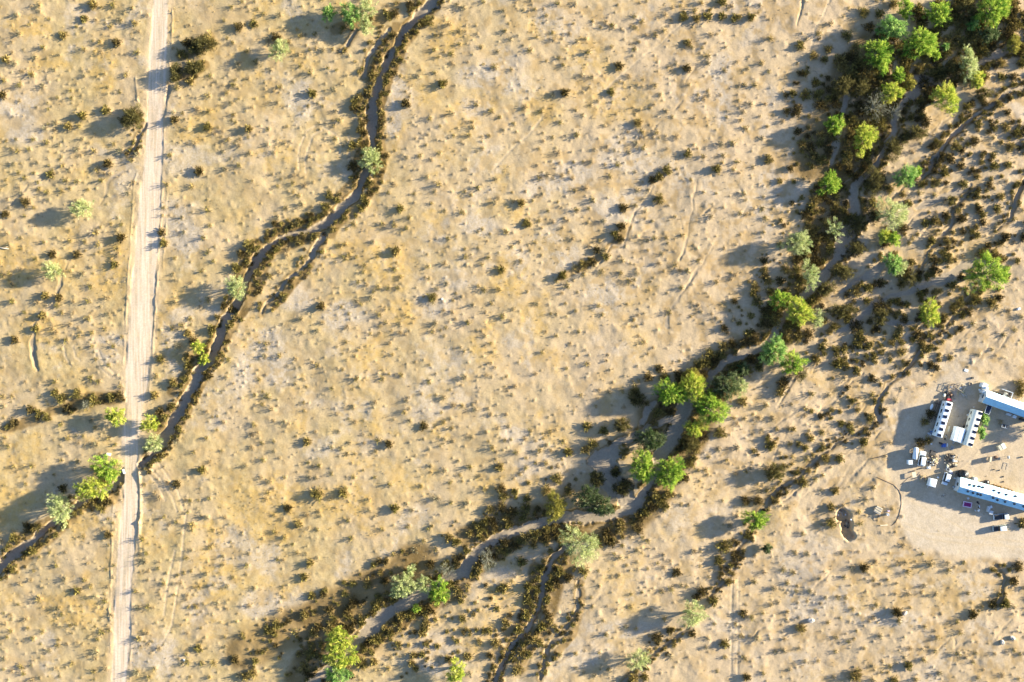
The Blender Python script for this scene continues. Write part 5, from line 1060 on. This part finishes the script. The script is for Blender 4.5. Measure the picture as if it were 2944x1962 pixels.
single('bucket', 2674, 1276, 0, MB().cyl((0, 0, .3), .26, .6, r2=.32), LGR, 'pale bucket above the olive shrub in the camp', 'bucket', smooth=True)
single('pallet', 2736, 1288, -25, MB().box((0, -.5, .1), (1.2, .15, .12)).box((0, 0, .1), (1.2, .15, .12)).box((0, .5, .1), (1.2, .15, .12)).box((-.5, 0, .2), (.12, 1.2, .05)).box((0, 0, .2), (.12, 1.2, .05)).box((.5, 0, .2), (.12, 1.2, .05)), GREY, 'grey pallet below the short box trailer', 'pallet')
boxy('dark_crate', 2681, 1302, -20, (1.5,1.5,.7), DK, 'dark square crate right of the white van', 'crate')
single('white_cylinder', 2666.5, 1344.5, 0, MB().cyl((0, 0, .4), .38, 1.1, 'X'), W, 'white cylinder lying at the lower right corner of the van', 'cylinder', smooth=True)
single('plank', 2645, 1350, 12, MB().box((0, 0, .25), (4.4, .35, .5)), WOOD, 'long low wooden plank wall below the white van', 'plank')
rt = root('table', 2627.5, 1365, 100, 'cream wooden table left of the brown pile of frames', 'table', z=.8)
MB().box((0, 0, .8), (1.9, 1.35, .07)).make('tabletop', PLY, rt)
for a_ in (-.85, .85):
    for b_ in (-.55, .55): MB().bar((a_, b_, 0), (a_, b_, .78), .09).make('leg', WOOD, rt)
single('grey_drum', 2724.6, 1350, 0, MB().cyl((0, 0, .4), .62, .8, seg=24).torus((0, 0, .82), .58, .07), GREY, 'round grey drum above the camper pickup', 'drum', smooth=True, z=.8)
single('drum_cover', 2724.6, 1350, 0, MB().cyl((0, 0, .84), .36, .05), BLK, 'black round cover on the grey drum', 'cover', z=.8)
single('white_can', 2720.5, 1342, 0, MB().cyl((0, 0, .25), .2, .5), W, 'white can just above the grey drum', 'can')
single('grey_crate', 2730, 1355.5, -30, MB().box((0, 0, .3), (1.1, .8, .6), bev=.06), LGR, 'grey crate between the drum and the camper pickup', 'crate')
single('pink_cloth', 2733, 1361, 10, MB().box((0, 0, .1), (1.3, .5, .2), bev=.06, taper=(.8, .6)), PNK, 'pinkish cloth above right of the camper pickup', 'cloth')
single('white_sack', 2743, 1375, -20, MB().box((0, 0, .25), (.7, .4, .5), bev=.12), W, 'white sack between camper pickup and water tank', 'sack', smooth=True)
single('light_bin', 2738.5, 1399, 0, MB().cyl((0, 0, .4), .3, .8, r2=.36), GREY, 'grey bin at the left end wall of the tyre topped house', 'bin', smooth=True)
single('dark_bin', 2752, 1362, -20, MB().box((0, 0, .5), (1.3, .9, 1.0), bev=.08), DK, 'dark bin touching the left side of the big black tank', 'bin')
# pens by the upper corner
def pen(nx, ny, deg, a, b, m, label):
    rt = root('wooden_pen', nx, ny, deg, label, 'pen')
    for p0, p1 in (((-a, -b), (a, -b)), ((a, -b), (a, b)), ((a, b), (-a, b)), ((-a, b), (-a, -b))):
        MB().bar((*p0, .75), (*p1, .75), .09).bar((*p0, .4), (*p1, .4), .07).make('rail', m, rt)
    for x_ in (-a, 0, a):
        for y_ in (-b, b): MB().bar((x_, y_, 0), (x_, y_, .85), .1).make('post', m, rt)
    return rt
pen(2733.5, 1110.5, 70, 1.2, 1.0, WOOD, 'square wooden pen above the scrap heap, left one of the pair')
pen(2762, 1114, 60, 1.2, 1.0, PLY, 'pale wooden pen above the scrap heap, right one of the pair')
heap('wood_pile', 2733.5, 1112, .7, .7, 8, [WOOD, LGR], 'few grey boards lying inside the left wooden pen', 'wood pile', 8, .3, .7)
heap('wood_pile', 2764, 1112, .8, .8, 10, [PLY, W, WOOD], 'pale boards lying inside the right wooden pen', 'wood pile', 9, .3, .8)
heap('wood_pile', 2759, 1127, 1.6, .6, 14, [YLW, WOOD, PLY], 'yellowish wood pile just below the right wooden pen', 'wood pile', 10, .3, .8)
heap('wood_pile', 2770, 1137, .9, .9, 9, [PLY, WOOD, W], 'loose pale poles in shade right of the six panel trailer top', 'wood pile', 11, .3, .9)
single('planter_ring', 2788.5, 1104, 0, MB().torus((0, 0, .15), .55, .14), WOOD, 'brown ring planter right of the wooden pens', 'planter', smooth=True)
single('feed_tub', 2794, 1087, 0, MB().cyl((0, 0, .2), .4, .4), DK, 'small dark tub above the ring planter', 'tub')
single('white_slab', 2777, 1065.5, -20, MB().box((0, 0, .06), (1.3, .9, .12), bev=.03), W, 'small white slab alone on the sand above the camp', 'slab')
# open yard on the right
rt = root('covered_crate', 2880, 1285, 30, 'large pale cream crate alone in the yard casting a long shadow', 'crate', z=1.3)
MB().box((0, 0, .65), (2.3, 1.9, 1.25), bev=.05).make('body', PLY, rt); MB().box((.55, 0, 1.3), (1.2, 2.0, .06)).make('lid', CR, rt)
rt = root('work_bench', 2847, 1321, 80, 'tall narrow wooden bench with a long shadow in the yard', 'bench', z=1.2)
MB().box((0, 0, 1.25), (1.7, .6, .1)).box((0, 0, .6), (1.6, .5, .06)).make('shelf', PLY, rt)
for a_ in (-.8, .8):
    for b_ in (-.25, .25): MB().bar((a_, b_, 0), (a_, b_, 1.22), .1).make('leg', WOOD, rt)
MB().box((0, .28, .65), (1.55, .04, 1.1)).make('back_board', WOOD, rt)
single('dog_bed', 2861.5, 1315, 0, MB().sph((0, 0, .12), .75, (1, .8, .25)), BR, 'brown round dog bed right of the wooden bench', 'dog bed', smooth=True)
chair(2897, 1314.5, 0, LGR, GREY, 'light framed chair right of the dog bed in the yard', 1.5)
rt = root('bed_frame', 2889, 1340, 75, 'thin grey metal bed frame lying in the open yard', 'frame')
MB().bar((-1.1, -.7, .1), (1.1, -.7, .1), .06).bar((-1.1, .7, .1), (1.1, .7, .1), .06).bar((1.1, -.7, .1), (1.1, .7, .1), .06).make('rail', GREY, rt)
rt = root('yard_cart', 2886.5, 1226, -15, 'black and white yard cart in shade below the upper long house', 'cart', z=.8)
MB().box((0, 0, .6), (1.7, 1.1, .5), taper=(1.1, 1.1)).make('tray', BLK, rt); MB().bar((-1, -.5, .9), (1, -.5, .9), .09).bar((-1, -.5, .9), (-1, .5, .9), .09).bar((.3, -.5, .9), (.3, .5, .9), .09).make('frame', W, rt); wheels(rt, (-.6, .6), (-.5, .5), .25, .12)
for q, (a_, b_, lb) in enumerate([(2856.5, 1350, 'upper left'), (2871.5, 1352, 'upper right'), (2883, 1370.5, 'middle'), (2884, 1385, 'lowest')]):
    single('yard_stone', a_, b_, q*40, MB().sph((0, 0, .12), .26, (1.2, .8, .7)), DK, f'{lb} small dark stone on the bare sand above the tyre topped house', 'stone', 'dark stones on the bare yard')
single('dark_stump', 2936, 1314, 0, MB().cyl((0, 0, .2), .25, .4), DK, 'dark stump near the right edge in the yard', 'stump')
for q, (a_, b_, lb, s_) in enumerate([(2813.5, 1183+2, 'white post top just above the upper end of the cream trailer', .2), (2797.5, 1170.5, 'small white bottle left of the cream trailer top', .2), (2781.5, 1193.5, 'pale stone block left of the cream trailer', .45)]):
    single('small_block', a_, b_, 20*q, MB().box((0, 0, .25), (s_*1.6, s_*1.4, .5), bev=.05), LGR, lb, 'block')
single('round_bin', 2780, 1217, 0, MB().cyl((0, 0, .45), .35, .9), DK, 'dark round bin against the shaded side of the cream trailer', 'bin', smooth=True)
single('round_bin', 2771.5, 1225, 0, MB().cyl((0, 0, .45), .4, .9), BLK, 'black round bin at the upper right corner of the box trailer', 'bin', smooth=True)
# lumber at the pit
rt = root('lumber_stack', 2525.5, 1467, -30, 'stack of pale weathered boards beside the excavated pit', 'lumber stack', z=.8)
for q in range(6): MB().box((0, -1.0+q*.4, .55+.08*(q % 2)), (2.6-.2*(q % 3), .3, .12), rz=.04*(q % 3)).make('board', PLY if q % 2 else STO, rt)
MB().box((-.9, 0, .25), (.2, 2.3, .5)).box((.9, 0, .25), (.2, 2.3, .5)).make('support', WOOD, rt)
heap('wood_pile', 2515, 1484, 1.6, .6, 12, [PLY, STO, WOOD], 'grey wood pile curving below the stack of pale boards', 'wood pile', 12, .3, .85)
single('bucket', 2552.5, 1480, 0, MB().cyl((0, 0, .5), .42, 1.0, seg=18).torus((0, 0, 1.0), .4, .06), LGR, 'pale barrel with a rim right of the stacked boards', 'barrel', smooth=True, z=1)
single('white_rag', 2553, 1469, 0, MB().box((0, 0, .12), (.8, .5, .24), bev=.08), PNK, 'pale pink rag above the rimmed barrel', 'rag')
single('beam', 2540, 1510, 4, MB().box((0, 0, .12), (2.5, .3, .22)), PLY, 'single pale beam lying on sand below the boards', 'beam')
single('white_pail', 2446, 1494, 0, MB().cyl((0, 0, .22), .25, .45), W, 'small white pail inside the excavated pit', 'pail')
heap('debris_heap', 2424, 1478, 1.6, 1.2, 16, [WOOD, DK, STO, LGR], 'grey debris heap on the upper edge of the excavated pit', 'debris heap', 21, .5, .6)
heap('debris_heap', 2436, 1512, 1.2, 1.6, 12, [DK, RUST, WOOD], 'dark debris heap at the lower part of the excavated pit', 'debris heap', 22, .4, .6)
# odds and ends across the land
single('fallen_log', 8, 714, -8, MB().cyl((0, 0, .25), .22, 4.6, 'X', r2=.08, seg=10).bar((.5, 0, .25), (1.8, .7, .3), .12), STO, 'bleached fallen trunk at the left edge', 'log', smooth=True)
single('roadside_box', 311, 1307, -8, MB().box((0, 0, .35), (1.3, .8, .7), bev=.06), W, 'white box standing left of the road above the wash crossing', 'box', z=.7)
single('culvert_pipe', 355, 1356, 110, MB().cyl((0, 0, .35), .45, 1.6, 'X', seg=22), LGR, 'pale culvert pipe end at the left road edge by the crossing', 'pipe', smooth=True, dz=.1)
for q, (a_, b_, s_, lb) in enumerate([(2331, 1784, 1.0, 'pale boulder beside a shrub in the lower right field'), (2599, 1762, .8, 'pale boulder near the shrubs below the camp pad'), (2878, 1845, .8, 'pale boulder near the lower right corner'), (2908, 1832, .8, 'grey boulder right of the pale one near the lower right corner'), (2927, 889, .6, 'white angular rock near the right edge'), (1271, 860, .35, 'small white stone in the center field'), (530, 1897, .4, 'small white stone near the bottom edge left of center')]):
    mb = MB().sph((0, 0, s_*.3), s_, (1.2, .8, .6)); rgk = random.Random(q)
    for v in mb.bm.verts: v.co *= 1+rgk.uniform(-.14, .14)
    single('boulder', a_, b_, q*50, mb, STO if q not in (4, 5, 6) else LGR, lb, 'boulder')
def ribbon(name, pts, rad, mat, label, cat):
    P = []
    for (a, b) in zip(pts[:-1], pts[1:]):
        for k in range(6): P.append((a[0]+(b[0]-a[0])*k/6, a[1]+(b[1]-a[1])*k/6))
    P.append(pts[-1]); Q = []
    for nx, ny in P: x, y = N2(nx, ny); Q.append((x, y, hz(x, y)+rad*.7))
    o = link(bpy.data.objects.new(name, tubes_mesh(name, [(Q, [rad]*len(Q))], [mat]))); tag(o, label, cat)
ribbon('irrigation_hose', [(2520,1372),(2545,1383),(2569,1394),(2584,1410),(2590,1424),(2590,1450),(2584,1480),(2573,1503),(2563,1511)], .07, RUST, 'brown irrigation hose curving round the left side of the camp pad', 'hose')
ribbon('irrigation_hose', [(2588,1395),(2610,1375),(2622,1368)], .05, DK, 'dark hose running from the pad edge to the cream table', 'hose')
ribbon('fallen_pole', [(2508,1318),(2530,1313),(2549,1307)], .14, DK, 'dark fallen pole lying on the sand left of the camp', 'pole')
